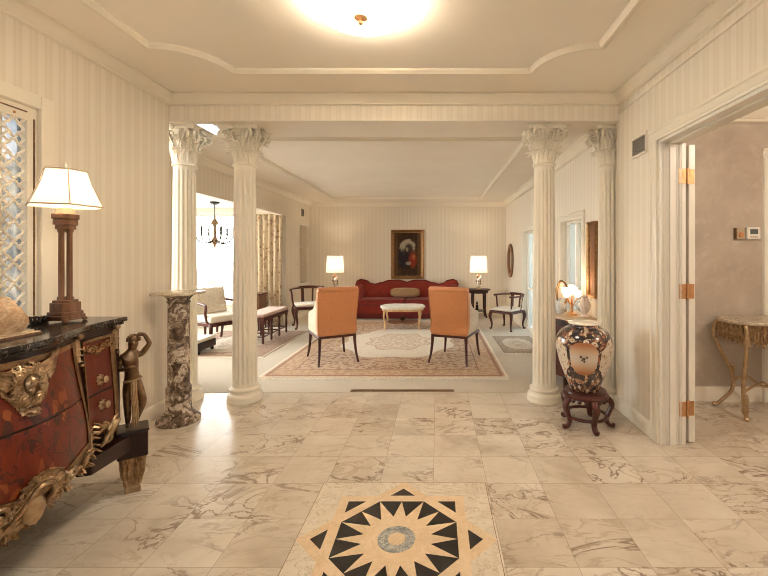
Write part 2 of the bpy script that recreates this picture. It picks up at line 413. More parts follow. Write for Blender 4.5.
    def build(s, name, mat, parent=None, smooth=True, bevel=0.0, sub=0, angle=38, seg=2, solid=0.0, loc=None):
        me = bpy.data.meshes.new(name); me.from_pydata(s.v, [], s.f); me.update()
        bm = bmesh.new(); bm.from_mesh(me); bmesh.ops.recalc_face_normals(bm, faces=bm.faces[:]); bm.to_mesh(me); bm.free()
        if isinstance(mat, str): mat = M[mat]
        me.materials.append(mat)
        o = bpy.data.objects.new(name, me); C.objects.link(o)
        if parent is not None: o.parent = parent
        if loc: o.location = loc
        if smooth:
            for p in me.polygons: p.use_smooth = True
            me.set_sharp_from_angle(angle=math.radians(angle))
        if solid:
            md = o.modifiers.new('solid', 'SOLIDIFY'); md.thickness = solid; md.offset = 0
        if bevel:
            md = o.modifiers.new('bevel', 'BEVEL'); md.width = bevel; md.segments = seg; md.limit_method = 'ANGLE'; md.angle_limit = math.radians(35)
        if sub:
            md = o.modifiers.new('sub', 'SUBSURF'); md.levels = sub; md.render_levels = sub
        return o

def thing(name, label, cat, loc=(0, 0, 0), rz=0.0, group=None):
    o = bpy.data.objects.new(name, None); C.objects.link(o); o.empty_display_size = .1
    o.location = loc; o.rotation_euler = (0, 0, rz); return tag(o, label, cat, group)
def tag(o, label, cat, group=None):
    o['label'] = label; o['category'] = cat; o['kind'] = 'thing'
    if group: o['group'] = group
    return o
def struct(o): o['kind'] = 'structure'; return o
def dup(root, loc, rz, label, group=None):
    r = root.copy(); C.objects.link(r); r.location = loc; r.rotation_euler = (0, 0, rz); r['label'] = label
    if group: r['group'] = group
    def rec(a, b):
        for ch in [o for o in C.objects if o.parent == a]:
            c = ch.copy(); C.objects.link(c); c.parent = b; rec(ch, c)
    rec(root, r); return r
def tr(x, y, z, rz=0, rx=0, ry=0, sc=1.0):
    return Matrix.Translation((x, y, z)) @ Euler((rx, ry, rz)).to_matrix().to_4x4() @ Matrix.Scale(sc, 4)
def lerp(a, b, t): return a + (b - a) * t
def lin(a, b, n): return [a + (b - a) * i / (n - 1) for i in range(n)]
def spline(pts, n=8):
    """Catmull-Rom through points"""
    P = [Vector(p) for p in pts]; out = []
    for i in range(len(P) - 1):
        p0 = P[max(i - 1, 0)]; p1 = P[i]; p2 = P[i + 1]; p3 = P[min(i + 2, len(P) - 1)]
        for k in range(n):
            t = k / n
            out.append(.5 * ((2 * p1) + (p2 - p0) * t + (2 * p0 - 5 * p1 + 4 * p2 - p3) * t * t + (3 * p1 - p0 - 3 * p2 + p3) * t ** 3))
    out.append(P[-1]); return out
def spiral(c, r0, r1, turns, n=24, a0=0, ax=('x', 'z')):
    pts = []
    for i in range(n + 1):
        t = i / n; a = a0 + turns * 2 * PI * t; r = lerp(r0, r1, t); q = [c[0], c[1], c[2]]
        q['xyz'.index(ax[0])] += r * math.cos(a); q['xyz'.index(ax[1])] += r * math.sin(a); pts.append(tuple(q))
    return pts
def skin(name, verts, edges, mat, parent, sub=2, T=None):
    me = bpy.data.meshes.new(name); me.from_pydata([v[:3] for v in verts], edges, []); me.update()
    o = bpy.data.objects.new(name, me); C.objects.link(o)
    o.modifiers.new('skin', 'SKIN').use_smooth_shade = True
    for i, v in enumerate(verts):
        d = me.skin_vertices[0].data[i]; r = v[3]
        d.radius = r if isinstance(r, tuple) else (r, r); d.use_root = (i == 0)
    md = o.modifiers.new('sub', 'SUBSURF'); md.levels = sub; md.render_levels = sub
    dg = bpy.context.evaluated_depsgraph_get(); dg.update()
    m2 = bpy.data.meshes.new_from_object(o.evaluated_get(dg)); o.modifiers.clear(); o.data = m2
    m2.materials.clear(); m2.materials.append(M[mat] if isinstance(mat, str) else mat)
    for p in m2.polygons: p.use_smooth = True
    if parent is not None: o.parent = parent
    return o

# ------------------------------------------------------------------ layout constants (metres)
XL, XR = -2.25, 1.53            # foyer walls
YB, YH0, YH1 = -1.70, 3.36, 3.84  # foyer back wall, header front and back
ZF, ZH, ZL = 2.64, 2.435, 2.47  # foyer ceiling, header soffit, living ceiling
YM = 3.77                       # marble meets carpet
LX, LY = -2.83, 8.90            # living room left wall, far wall
BX, BY0, BY1, ZB = -4.75, 4.15, 7.50, 2.17  # bay
HX, HY, ZHH = 4.3, 3.56, 2.62   # hall
T = .12

def wall(name, boxes, mat='paper'):
    mb = MB()
    for b in boxes: mb.box(*b)
    return struct(mb.build(name, mat, smooth=False))

# foyer
w1y0, w1y1, w1z0, w1z1 = 1.10, 2.26, .90, 2.12
wall('wall_left', [(XL - T, XL, YB, w1y0, 0, ZF), (XL - T, XL, w1y1, YH0, 0, ZF), (XL - T, XL, w1y0, w1y1, 0, w1z0), (XL - T, XL, w1y0, w1y1, w1z1, ZF)])
d0, d1, dz = .95, 2.76, 2.09
WT = .17
wall('wall_right', [(XR, XR + WT, YB, d0, 0, ZF), (XR, XR + WT, d1, 3.41, 0, ZF), (XR + .168, XR + WT, 3.41, YM, 0, ZF), (XR, XR + WT, d0, d1, dz, ZF)])
f0, f1, fz = -1.35, .60, 2.45
wall('wall_front', [(XL - T, f0, YB - T, YB, 0, ZF), (f1, XR + WT, YB - T, YB, 0, ZF), (f0, f1, YB - T, YB, fz, ZF), (f0, f1, YB - T, YB, 0, 2.08)])
wall('wall_header', [(XL - .75, XR + WT, YH0, YH1, ZH, ZF + .02)])
wall('wall_stub', [(LX - T, -2.34, 3.752, YH1, 0, ZH), (-2.46, -2.41, YH0, 3.752, 0, ZH)])
struct(MB().box(XL - T, XR + WT, YB - T, YM, -.1, 0).box(XR + WT, HX, -.2, HY + T, -.1, 0).build('floor', 'floor', smooth=False))
struct(MB().box(LX - .2, XR + WT, YM, LY + T, -.1, .004).box(BX - T, LX - .2, BY0 - T, BY1 + T, -.1, .004).build('floor_living', 'carpet', smooth=False))
struct(MB().box(XL - T, XR + WT, YB - T, YH0, ZF, ZF + .1).build('ceiling', 'ceiling_lit', smooth=False))
struct(MB().box(LX - .2, XR + WT, YH1, LY + T, ZL, ZL + .1).box(LX - .2, XL, YH0, YH1, ZH + .03, ZL + .1).build('ceiling_living', 'ceiling', smooth=False))
struct(MB().box(BX - T, LX - T, BY0 - T, BY1 + T, ZB, ZB + .1).build('ceiling_bay', 'ceiling', smooth=False))
# living room
n0, n1, nz0, nz1 = 8.22, 8.74, .72, 1.92     # niche in the left wall
wall('wall_living_left', [(LX - T, LX, YM - .02, BY0, 0, ZL), (LX - T, LX, BY0, BY1, 2.035, ZL), (LX - T, LX, BY1, n0, 0, ZL), (LX - T, LX, n1, LY, 0, ZL),
                          (LX - T, LX, n0, n1, 0, nz0), (LX - T, LX, n0, n1, nz1, ZL), (LX - .30, LX - .28, n0 - .05, n1 + .05, nz0 - .05, nz1 + .05),
                          (LX - .28, LX - T, n0 - .03, n0, nz0 - .03, nz1 + .03), (LX - .28, LX - T, n1, n1 + .03, nz0 - .03, nz1 + .03),
                          (LX - .28, LX - T, n0, n1, nz0 - .03, nz0), (LX - .28, LX - T, n0, n1, nz1, nz1 + .03)])
wall('wall_back', [(LX - .3, XR + WT, LY, LY + T, 0, ZL)])
gA0, gA1, gB0, gB1, gz = 5.85, 7.06, 4.20, 4.92, 1.70
wall('wall_living_right', [(XR, XR + WT, YM, gB0, 0, ZL), (XR, XR + WT, gB1, gA0, 0, ZL), (XR, XR + WT, gA1, LY, 0, ZL),
                           (XR, XR + WT, gB0, gB1, gz, ZL), (XR, XR + WT, gA0, gA1, gz, ZL)])
# bay
bz0, bz1 = .40, 2.06
wall('wall_bay', [(BX - T, LX - T, BY1, BY1 + T, 0, bz0), (BX - T, LX - T, BY1, BY1 + T, bz1, ZB), (-3.42, LX - T, BY1, BY1 + T, bz0, bz1),
                  (BX - T, BX, BY0, BY1, 0, bz0), (BX - T, BX, BY0, BY1, bz1, ZB), (BX - T, LX - T, BY0 - T, BY0, 0, ZB)])
# hall
hd0, hd1, hdz = 2.98, 3.85, 2.16
wall('wall_hall', [(XR + WT, hd0, HY, HY + T, 0, ZHH), (hd1, HX, HY, HY + T, 0, ZHH), (hd0, hd1, HY, HY + T, hdz, ZHH),
                   (HX, HX + T, -.2, HY + T, 0, ZHH), (XR + WT, HX + T, -.2 - T, -.2, 0, ZHH), (XR + WT, XR + WT + .004, d1 + .03, HY, 0, ZHH)], 'plaster')
struct(MB().box(XR + WT, HX, -.2, HY, ZHH, ZHH + .1).build('ceiling_hall', 'ceiling', smooth=False))

# mouldings --------------------------------------------------------
def crown(zt, h=.085, d=.075):
    return [(0, zt), (d, zt), (d, zt - .014), (d * .80, zt - .022), (d * .62, zt - h * .50), (d * .40, zt - h * .72), (d * .26, zt - h * .80), (d * .26, zt - h * .92), (d * .12, zt - h), (0, zt - h)]
def base(h=.11, d=.016): return [(0, .001), (d, .001), (d, h * .78), (d * .7, h * .88), (d * .35, h), (0, h)]
struct(MB().sweep(crown(ZF), [(XR, YB), (XR, YH0), (XL, YH0), (XL, YB)], closed=True).build('trim_1', 'trim'))
struct(MB().sweep([(0, .0), (.012, .0), (.012, .018), (0, .018)], [(XR, YB), (XR, YH0)]).build('trim_2', 'trim', loc=(0, 0, ZF - .155)))
struct(MB().sweep(crown(ZL, .10, .09), [(XR, YH1), (XR, LY), (LX, LY), (LX, YH1)]).build('trim_3', 'trim'))
struct(MB().sweep(crown(ZB, .10, .05), [(LX - T, BY1), (BX, BY1), (BX, BY0)]).build('trim_4', 'trim'))
struct(MB().sweep(crown(ZHH, .15, .12), [(HX, -.2), (HX, HY), (XR + WT, HY), (XR + WT, -.2)], closed=True).build('trim_5', 'trim'))
struct(MB().sweep(base(), [(XL, YH0), (XL, YB)]).build('baseboard_left', 'trim'))
struct(MB().sweep(base(), [(XR, d1 + .095), (XR, 3.41)]).build('baseboard_right', 'trim'))
struct(MB().sweep(base(), [(XR, gA1 + .07), (XR, LY), (LX, LY), (LX, BY1)]).build('baseboard_back', 'trim'))
struct(MB().sweep(base(.13), [(XR + WT + .004, HY), (XR + WT + .004, d1 + .9)]).sweep(base(.13), [(hd0 - .1, HY), (XR + WT, HY)]).build('baseboard_hall', 'trim'))
# raised panel moulding on the foyer ceiling with notched (quarter round) corners
px0, px1, py0, py1, pr = -1.84, 1.05, 1.24, 2.90, .36
path = []
for cx, cy, a0 in ((px1, py0, PI), (px1, py1, -PI / 2), (px0, py1, 0), (px0, py0, PI / 2)):
    for k in range(11):
        a = a0 - PI / 2 * k / 10
        path.append((cx + pr * math.cos(a), cy + pr * math.sin(a)))
pp = [(-.035, ZF), (-.035, ZF - .010), (-.022, ZF - .020), (-.008, ZF - .022), (0, ZF - .034), (.016, ZF - .036), (.026, ZF - .020), (.034, ZF - .012), (.034, ZF)]
struct(MB().sweep(pp, path, closed=True).build('trim_6', 'trim'))
lp = [(q[0] * .9, q[1] - ZF + ZL) for q in pp]
struct(MB().sweep(lp, [(.90, 3.98), (.90, 8.15), (-2.12, 8.15), (-2.12, 3.98)], closed=True).build('trim_7', 'trim'))

# door opening between foyer and hall: jamb, stop and casing
jb = MB().box(XR - .004, XR + WT + .004, d1 - .02, d1, 0, dz).box(XR - .004, XR + WT + .004, d0, d0 + .02, 0, dz).box(XR - .004, XR + WT + .004, d0, d1, dz - .02, dz)
jb.box(XR + .06, XR + .10, d1 - .032, d1 - .02, 0, dz - .02).box(XR + .06, XR + .10, d0, d1, dz - .032, dz - .02)
for k in range(5): jb.box(XR + .012 + .010 * k, XR + .017 + .010 * k, d1 - .024, d1 - .02, 0, dz - .02)
for k in range(4): jb.box(XR + .112 + .010 * k, XR + .117 + .010 * k, d1 - .024, d1 - .02, 0, dz - .02)
struct(jb.build('trim_8', 'white', smooth=False, bevel=.003))
cp = [(0, -.001), (.018, -.001), (.022, .012), (.016, .02), (.016, .06), (.024, .066), (.024, .082), (.012, .09), (0, .09)]
def casing(name, xw, sgn, y0, y1, zt, mat='trim', w=1.0):
    mb = MB()
    for s_, yy in ((1, y1), (-1, y0)):
        mb.prism([(xw - sgn * q[0], yy + s_ * q[1] * w) for q in cp], 0, zt)
    mb.prism([(xw - sgn * q[0], zt + q[1] * w) for q in cp], y0 - .09 * w, y1 + .09 * w, 'y')
    return struct(mb.build(name, mat))
casing('trim_9', XR, 1, d0, d1, dz)
casing('trim_10', XR + WT, -1, d0, d1 - .0, dz)

# windows -------------------------------------------------------------
def window(n, xs, plane, w0, w1, z0, z1, mull, trans, mat='trim', depth=T, gmat='glass', inner=1, cas=.07):
    """plane 'x': opening in a wall facing +-X at x=xs, w is Y; 'y': wall facing Y at y=xs, w is X"""
    o = thing('window_%d' % n, '', 'window'); del o['label']; del o['category']; o['kind'] = 'structure'
    def B(mb, w0, w1, a, b, z0, z1):
        if plane == 'x': mb.box(xs + a, xs + b, w0, w1, z0, z1)
        else: mb.box(w0, w1, xs + a, xs + b, z0, z1)
    f = MB(); t = .035; a, b = sorted((-depth * .75 * inner, -depth * .35 * inner))
    B(f, w0, w0 + t, a, b, z0, z1); B(f, w1 - t, w1, a, b, z0, z1); B(f, w0 + t, w1 - t, a, b, z0, z0 + t); B(f, w0 + t, w1 - t, a, b, z1 - t, z1)
    for m, tw in mull: B(f, m - tw, m + tw, a, b, z0 + t, z1 - t)
    for m, tw in trans: B(f, w0 + t, w1 - t, a + .005, b - .005, m - tw, m + tw)
    f.build('frame', mat, o, smooth=False, bevel=.004)
    g = MB(); mid = (a + b) / 2; B(g, w0 + t * .6, w1 - t * .6, mid - .003, mid + .003, z0 + t * .6, z1 - t * .6)
    g.build('pane', gmat, o, smooth=False)
    if cas:
        c = MB(); e0, e1 = sorted((0, .018 * inner))
        B(c, w0 - cas, w0, e0, e1, z0 - cas, z1 + cas); B(c, w1, w1 + cas, e0, e1, z0 - cas, z1 + cas)
        B(c, w0, w1, e0, e1, z1, z1 + cas); B(c, w0, w1, e0, e1 + .02 * (inner > 0), z0 - cas, z0)
        c.build('casing', mat, o, smooth=False, bevel=.006)
    return o
win1 = window(1, XL, 'x', w1y0, w1y1, w1z0, w1z1, [(2.10, .012), (1.68, .012)], [], cas=.075, gmat='dimmed_glass')
window(2, BY1, 'y', BX + .02, -3.42, bz0, bz1, [(-4.20, .035), (-4.06, .012), (-3.75, .012)], [], 'white', inner=-1, cas=.05)
window(3, BX, 'x', BY0 + .1, BY1 - .1, bz0, bz1, [(5.0, .02), (5.8, .02), (6.6, .02)], [], 'white', inner=1, cas=.05)
window(4, YB, 'y', f0, f1, 2.08, fz, [(-.9, .03), (.15, .03)], [], 'white', inner=1, cas=.08)  # unseen transom behind the camera, added to let sky light into the foyer
# pierced quatrefoil screen inside window 1
scr = MB(); cs = .112; xo = XL - .025
for i in range(10):
    for j in range(10):
        cy = w1y1 - .055 - (i + .5) * cs; cz = w1z1 - .075 - (j + .5) * cs
        pts = [(xo, cy + (cs * .38 + cs * .07 * math.cos(4 * a)) * math.cos(a), cz + (cs * .38 + cs * .07 * math.cos(4 * a)) * math.sin(a)) for a in [2 * PI * k / 24 for k in range(24)]]
        scr.tube(pts, .0074, 6, closed=True, flat=1.0)
        for a in (PI / 4, 3 * PI / 4, 5 * PI / 4, 7 * PI / 4):
            scr.tube([(xo, cy + cs * .31 * math.cos(a), cz + cs * .31 * math.sin(a)), (xo, cy + cs * .71 * math.cos(a), cz + cs * .71 * math.sin(a))], .0070, 5)
for a, b, c, d in ((w1y0, w1y1, w1z1 - .075, w1z1), (w1y0, w1y1, w1z0, w1z0 + .05), (w1y1 - .05, w1y1, w1z0 + .05, w1z1 - .075), (w1y0, w1y0 + .05, w1z0 + .05, w1z1 - .075)):
    scr.box(xo - .012, xo + .012, a, b, c, d)
scr.build('lattice_screen', 'trim', win1)
MB().box(xo + .0125, xo + .017, w1y0 + .1, w1y1 - .055, w1z1 - .034, w1z1 - .027).box(xo + .0125, xo + .017, w1y1 - .019, w1y1 - .013, w1z0 + .06, w1z1 - .06).build('slide_track', 'bronze', win1, smooth=False)
kb = MB()
for yy in (1.45, 1.70, 1.95, 2.14): kb.ell((xo + .014, yy, w1z1 - .054), (.006, .008, .008), 8)
kb.build('track_screw', 'brass', win1)

# glazed doors of the living room's right wall
def glazed_door(n, y0, y1, mulls):
    o = window(n, XR, 'x', y0, y1, .02, gz, mulls, [(.72, .02)], 'white', depth=-WT, gmat='door_glass', inner=1, cas=0)
    c = MB()
    for s_, yy in ((1, y1), (-1, y0)): c.prism([(XR - q[0], yy + s_ * q[1] * .8) for q in cp], .004, gz)
    c.prism([(XR - q[0], gz + q[1] * .8) for q in cp], y0 - .07, y1 + .07, 'y')
    c.build('casing', 'trim', o)
    h = MB().tube([(XR + .05, y0 + .06, .80), (XR + .02, y0 + .06, .80), (XR + .015, y0 + .12, .80)], .009, 8); h.build('door_handle', 'brass', o)
    o.name = 'door_%d' % n; return o
glazed_door(1, gA0, gA1, [((gA0 + gA1) / 2, .05)])
glazed_door(2, gB0, gB1, [((gB0 + gB1) / 2, .035)])

# open hinged door leaf folded back into the hall (its hinge edge faces the camera)
o = thing('door_3', '', 'door'); del o['label']; del o['category']; o['kind'] = 'structure'
lf = MB().box(XR + WT + .036, XR + WT + .078, d1 - .005, d1 + .76, .012, dz - .03)
for z0, z1 in ((.2, .9), (1.05, 1.9)):
    for y0, y1 in ((d1 + .12, d1 + .34), (d1 + .44, d1 + .66)): lf.box(XR + WT + .078, XR + WT + .082, y0, y1, z0, z1)
lf.build('leaf', 'white', o, smooth=False, bevel=.003)
for z in (1.84, 1.05, .245):
    h = MB()
    h.box(XR + WT - .045, XR + WT + .004, d1 - .0235, d1 - .0205, z - .05, z + .05).box(XR + WT + .0265, XR + WT + .070, d1 - .0085, d1 - .0055, z - .05, z + .05)
    h.tube([(XR + WT + .016, d1 - .022, z - .054), (XR + WT + .016, d1 - .022, z + .054)], .0085, 10)
    for zz in (-.035, -.012, .012, .035): h.ell((XR + WT - .03 + .012 * (zz > 0), d1 - .024, z + zz), (.004, .002, .004), 8); h.ell((XR + WT + .05 - .012 * (zz > 0), d1 - .009, z + zz), (.004, .002, .004), 8)
    for k in range(4): h.ell((XR + WT + .016, d1 - .022, z - .054 + .036 * k), (.0095, .0095, .004), 10)
    h.build('hinge', 'brass', o)
# hall closet door
o = thing('door_4', '', 'door'); del o['label']; del o['category']; o['kind'] = 'structure'
lf = MB().box(hd0 + .02, hd1 - .02, HY + .03, HY + .07, .01, hdz - .02)
for x0, x1 in ((hd0 + .12, (hd0 + hd1) / 2 - .04), ((hd0 + hd1) / 2 + .04, hd1 - .12)):
    for z0, z1 in ((.2, .85), (1.0, 2.0)): lf.box(x0, x1, HY + .022, HY + .03, z0, z1)
lf.build('leaf', 'white', o, smooth=False, bevel=.004)
c = MB()
for s_, xx in ((1, hd1), (-1, hd0)): c.prism([(xx + s_ * q[1], HY - q[0]) for q in cp], 0, hdz)
c.prism([(HY - q[0], hdz + q[1]) for q in cp], hd0 - .09, hd1 + .09, 'x')
c.build('casing', 'white', o)
MB().ell((hd0 + .08, HY - .01, 1.0), (.028, .03, .028), 14).tube([(hd0 + .08, HY + .03, 1.0), (hd0 + .08, HY, 1.0)], .012, 10).build('door_knob', 'brass', o)
# niche shelves and edging
c = MB()
for z in (1.10, 1.46): c.box(LX - .28, LX - .02, n0, n1, z, z + .014)
struct(c.build('trim_11', 'trim', smooth=False))
c = MB().box(LX, LX + .012, n0 - .05, n0, nz0 - .05, nz1 + .05).box(LX, LX + .012, n1, n1 + .05, nz0 - .05, nz1 + .05).box(LX, LX + .012, n0, n1, nz1, nz1 + .05).box(LX, LX + .012, n0, n1, nz0 - .05, nz0)
struct(c.build('trim_12', 'white', smooth=False, bevel=.004))
struct(MB().box(XL - .75, XR + WT - .005, YH0 + .005, YH1 - .005, ZH - .006, ZH).build('trim_13', 'ceiling', smooth=False))
# outdoors
struct(MB().box(-40, 40, -40, 60, -.6, -.3).build('ground', 'snow', smooth=False))
# ------------------------------------------------------------------ columns
def make_column():
    t = thing('fluted_column', '', 'column')
    b = MB().lathe([(0, .001), (.148, .001), (.150, .012), (.150, .026), (.146, .034), (.147, .040), (.1475, .052), (.143, .064), (.134, .070), (.124, .074), (.119, .084), (.121, .094), (.127, .098), (.129, .106), (.127, .114), (.119, .118), (.114, .124), (.108, .130), (0, .130)], 40)
    b.build('base', 'column', t)
    N = 16; seg = N * 10; zs = [.125, .150, .165] + lin(.19, 2.02, 14) + [2.045, 2.06, 2.10]
    def prof(z): return lerp(.103, .089, ((z - .12) / 1.98) ** 1.5)
    v = []; f = []
    for z in zs:
        fade = min(1, max(0, (z - .15) / .04), max(0, (2.06 - z) / .04))
        for i in range(seg):
            a = 2 * PI * i / seg; p = (i % 10) / 10; q = 0 if p > .75 else math.sin(PI * p / .8)
            r = prof(z) - .0125 * fade * max(0, q); v.append((r * math.cos(a), r * math.sin(a), z))
    for j in range(len(zs) - 1):
        for i in range(seg): k = (i + 1) % seg; f.append((j * seg + i, j * seg + k, (j + 1) * seg + k, (j + 1) * seg + i))
    MB().add(v, f).build('shaft', 'column', t, angle=70)
    c = MB(); z0 = 2.092; H = ZH - z0
    c.lathe([(.089, z0 - .004), (.100, z0), (.103, z0 + .008), (.100, z0 + .016), (.091, z0 + .02), (.092, z0 + .12), (.100, z0 + .2), (.118, z0 + .26), (.135, z0 + H - .042), (.12, z0 + H - .04)], 32)
    # abacus with concave sides
    poly = []
    for k in range(4):
        a = PI / 4 + PI / 2 * k; e = Vector((math.cos(a), math.sin(a))); nx = Vector((math.cos(a + PI / 4), math.sin(a + PI / 4))); pr_ = Vector((-e.y, e.x))
        poly += [tuple(e * .228 - pr_ * .024), tuple(e * .228 + pr_ * .024)]
        for q in (.2, .4, .6, .8):
            e2 = Vector((-e.y, e.x)); p0 = e * .228 + pr_ * .024; p1 = e2 * .228 + e * .024; m_ = p0.lerp(p1, q) - nx * (.030 * math.sin(PI * q)); poly.append(tuple(m_))
    c.prism(poly, z0 + H - .016, z0 + H); c.prism([(x * .95, y * .95) for x, y in poly], z0 + H - .042, z0 + H - .016)
    for k in range(8):
        a = 2 * PI * k / 8
        c.leaf(Matrix.Rotation(a, 4, 'Z') @ tr(0, .088, z0 + .018, rx=-.10), .135, .080, 1.0, .006)
        c.leaf(Matrix.Rotation(a + PI / 8, 4, 'Z') @ tr(0, .090, z0 + .07, rx=-.12), .165, .085, 1.1, .006)
        c.leaf(Matrix.Rotation(a, 4, 'Z') @ tr(0, .100, z0 + .17, rx=-.22), .10, .050, .8, .006)
    for k in range(4):
        a = PI / 4 + PI / 2 * k; Rm = Matrix.Rotation(a, 4, 'Z')
        for s in (-1, 1):
            st = [(.098, s * .055, z0 + .15), (.125, s * .05, z0 + .21), (.150, s * .035, z0 + .262)]
            sp = spiral((.205, s * .012, z0 + .255), .042, .008, 1.35, 22, 2.3)
            sp = [(x, s * .012 + s * .018 * (1 - i / 22), z) for i, (x, y, z) in enumerate(spiral((.180, 0, z0 + .255), .040, .007, -1.35, 22, 2.2))]
            c.tube(st + sp, [.012] * 3 + lin(.013, .007, len(sp)), 6, T=Rm)
            sm = [(x, s * .075, z) for x, y, z in spiral((.118, 0, z0 + .262), .028, .006, 1.2, 14, -.6)]
            c.tube([(.10, s * .06, z0 + .17)] + sm, lin(.009, .005, len(sm) + 1), 6, T=Rm)
        c.leaf(Rm @ tr(0, 0, 0, rz=-PI / 2) @ tr(0, .095, z0 + .12, rx=-.35), .17, .06, .9, .006)
        R2 = Matrix.Rotation(a + PI / 4, 4, 'Z')
        c.ell((.165, 0, z0 + H - .026), (.018, .030, .026), 10, None)
        for q in range(6):
            b_ = 2 * PI * q / 6
            c.ell(tuple(R2 @ Vector((.172, .015 * math.cos(b_), z0 + H - .03 + .015 * math.sin(b_)))), .010, 6)
        c.ell(tuple(R2 @ Vector((.180, 0, z0 + H - .03))), .010, 8)
    c.build('capital', 'column', t, angle=60)
    return t
cg = 'cream fluted columns under the header'
col = make_column(); CY = 3.60
col.location = (-1.728, CY, 0); col['label'] = 'cream fluted Corinthian column standing free beside the brown marble pedestal'; col['group'] = cg
dup(col, (.963, CY, 0), 0, 'cream fluted Corinthian column standing free beside the large painted vase')
dup(col, (-2.272, CY, 0), 0, 'cream fluted column half hidden against the striped wall behind the marble pedestal')
dup(col, (1.552, CY, 0), 0, 'cream fluted column set into the striped wall behind the painted vase')

# ------------------------------------------------------------------ inlaid star in the floor
sx, sy = -.185, 1.827
t = thing('floor_medallion', 'inlaid star medallion of tan and black marble in the floor', 'floor inlay', (sx, sy, 0))
pw = .4575
MB().box(-pw, pw, -pw, pw, .0, .0008).build('surround', 'panel_marble', t, smooth=False)
g = MB()
for a, b, c_, d in ((-pw - .003, -pw, -pw, pw), (pw, pw + .003, -pw, pw), (-pw, pw, -pw - .003, -pw), (-pw, pw, pw, pw + .003)): g.box(a, b, c_, d, 0, .0009)
g.build('border_line', 'bronze', t, smooth=False)
Ro = .462; ap = Ro * math.cos(PI / 4); bw = .047
def pol(r, a): return (r * math.cos(a), r * math.sin(a))
pts = []
ri = ap / math.cos(PI / 8)
for k in range(8): pts += [pol(Ro, PI / 4 * k), pol(ri, PI / 4 * k + PI / 8)]
MB().prism(pts, 0, .0016).build('star', 'tan_marble', t, smooth=False)
bk = MB(); a2 = ap - bw
bk.prism([pol(a2 / math.cos(PI / 8), PI / 4 * k + PI / 8) for k in range(8)], 0, .0024)
bk.build('octagon', 'black_marble', t, smooth=False)
for k in range(8):
    a = PI / 4 * k; tip = a2 * math.sqrt(2); h = tip - ap - .004
    MB().prism([pol(tip, a), (math.cos(a) * (tip - h) - math.sin(a) * h, math.sin(a) * (tip - h) + math.cos(a) * h), (math.cos(a) * (tip - h) + math.sin(a) * h, math.sin(a) * (tip - h) - math.cos(a) * h)], 0, .0024).build('point_triangle', 'black_marble', t, smooth=False)
pts = []
for k in range(16):
    a = PI / 8 * k
    pts += [pol((a2 / math.cos(PI / 8) if k % 2 else a2) - .003, a), pol(.158, a + PI / 16)]
MB().prism(pts, 0, .0032).build('sunburst', 'tan_marble', t, smooth=False)
MB().prism([pol(.086, 2 * PI * k / 48) for k in range(48)], 0, .0040).build('disc', 'grey_marble', t, smooth=False)
MB().prism([pol(.040, 2 * PI * k / 32) for k in range(32)], 0, .0046).build('disc_centre', 'tan_marble', t, smooth=False)

# ------------------------------------------------------------------ ceiling fixture
fx, fy = -.395, 2.07
t = thing('ceiling_light', 'glowing ribbed glass bowl light with brass finial on foyer ceiling', 'ceiling light', (fx, fy, 0))
rib = lambda a, z: 1 + .018 * math.cos(36 * a)
MB().lathe([(.250, 2.592), (.246, 2.578), (.228, 2.556), (.195, 2.542), (.12, 2.531), (.03, 2.528), (.03, 2.533), (.12, 2.536), (.193, 2.548), (.224, 2.561), (.240, 2.58), (.246, 2.594)], 144, cap=False, rf=rib).build('bowl', 'bowl_glass', t)
MB().lathe([(0, ZF), (.09, ZF), (.09, ZF - .012), (.05, ZF - .03), (.02, ZF - .035), (.008, ZF - .04), (.008, 2.52), (0, 2.52)], 32).build('canopy', 'brass', t)
MB().lathe([(0, 2.532), (.034, 2.530), (.037, 2.525), (.030, 2.518), (.014, 2.512), (.010, 2.507), (.015, 2.501), (.012, 2.494), (.004, 2.488), (0, 2.487)], 24).build('finial', 'brass', t)
# small flush panel in the living room ceiling just behind the left columns
t = thing('ceiling_panel_light', 'flat white panel light on the soffit between the two left column capitals', 'ceiling light', (-1.985, 3.56, ZH - .0065))
MB().box(-.075, .075, -.15, .15, -.012, 0).build('frame', 'white', t, smooth=False, bevel=.004)
MB().box(-.065, .065, -.14, .14, -.016, -.012).build('diffuser', 'panel_light', t, smooth=False)

# ------------------------------------------------------------------ commode
t = thing('commode', 'large bombe marquetry commode with gilt bronze mounts under the lattice window', 'chest of drawers', (XL, 1.525, 0)); com = t; com.scale = (1, .965, 1)
TAB = [(0, .665), (.10, .655), (.20, .625), (.30, .585), (.36, .562), (.44, .540), (.55, .528), (.68, .522)]
def dplan(u):
    u = abs(u)
    for (a, p), (b, q) in zip(TAB, TAB[1:]):
        if u <= b: return lerp(p, q, (u - a) / (b - a))
    return TAB[-1][1]
def smooth(x): x = max(0, min(1, x)); return x * x * (3 - 2 * x)
def bulge(u, z):
    amp = lerp(.075, .03, smooth((abs(u) - .30) / .1)) * (1 - smooth((abs(u) - .6) / .08) * .8)
    if z > .42: return amp * smooth((.93 - z) / .48)
    return amp - (amp + .05) * smooth((.42 - z) / .20)
def S(u, z): return dplan(u) + bulge(u, z)
def SF(u, z, off=0.0, roll=0.0, sc=1.0):
    e = .01
    du = Vector((S(u + e, z) - S(u - e, z), 2 * e, 0)).normalized(); dzv = Vector((S(u, z + e) - S(u, z - e), 0, 2 * e)).normalized()
    n = du.cross(dzv).normalized(); dzv = n.cross(du).normalized()
    m = Matrix.Identity(4)
    for i in range(3): m[i][0] = -du[i]; m[i][1] = n[i]; m[i][2] = dzv[i]
    m.translation = Vector((S(u, z), u, z)) + n * off
    return m @ Matrix.Rotation(roll, 4, 'Y') @ Matrix.Scale(sc, 4)
def zb(u): # lower edge of the case
    return .255 + .055 * smooth((abs(u) - .10) / .3) - .015 * math.cos(min(abs(u), .3) / .3 * PI)
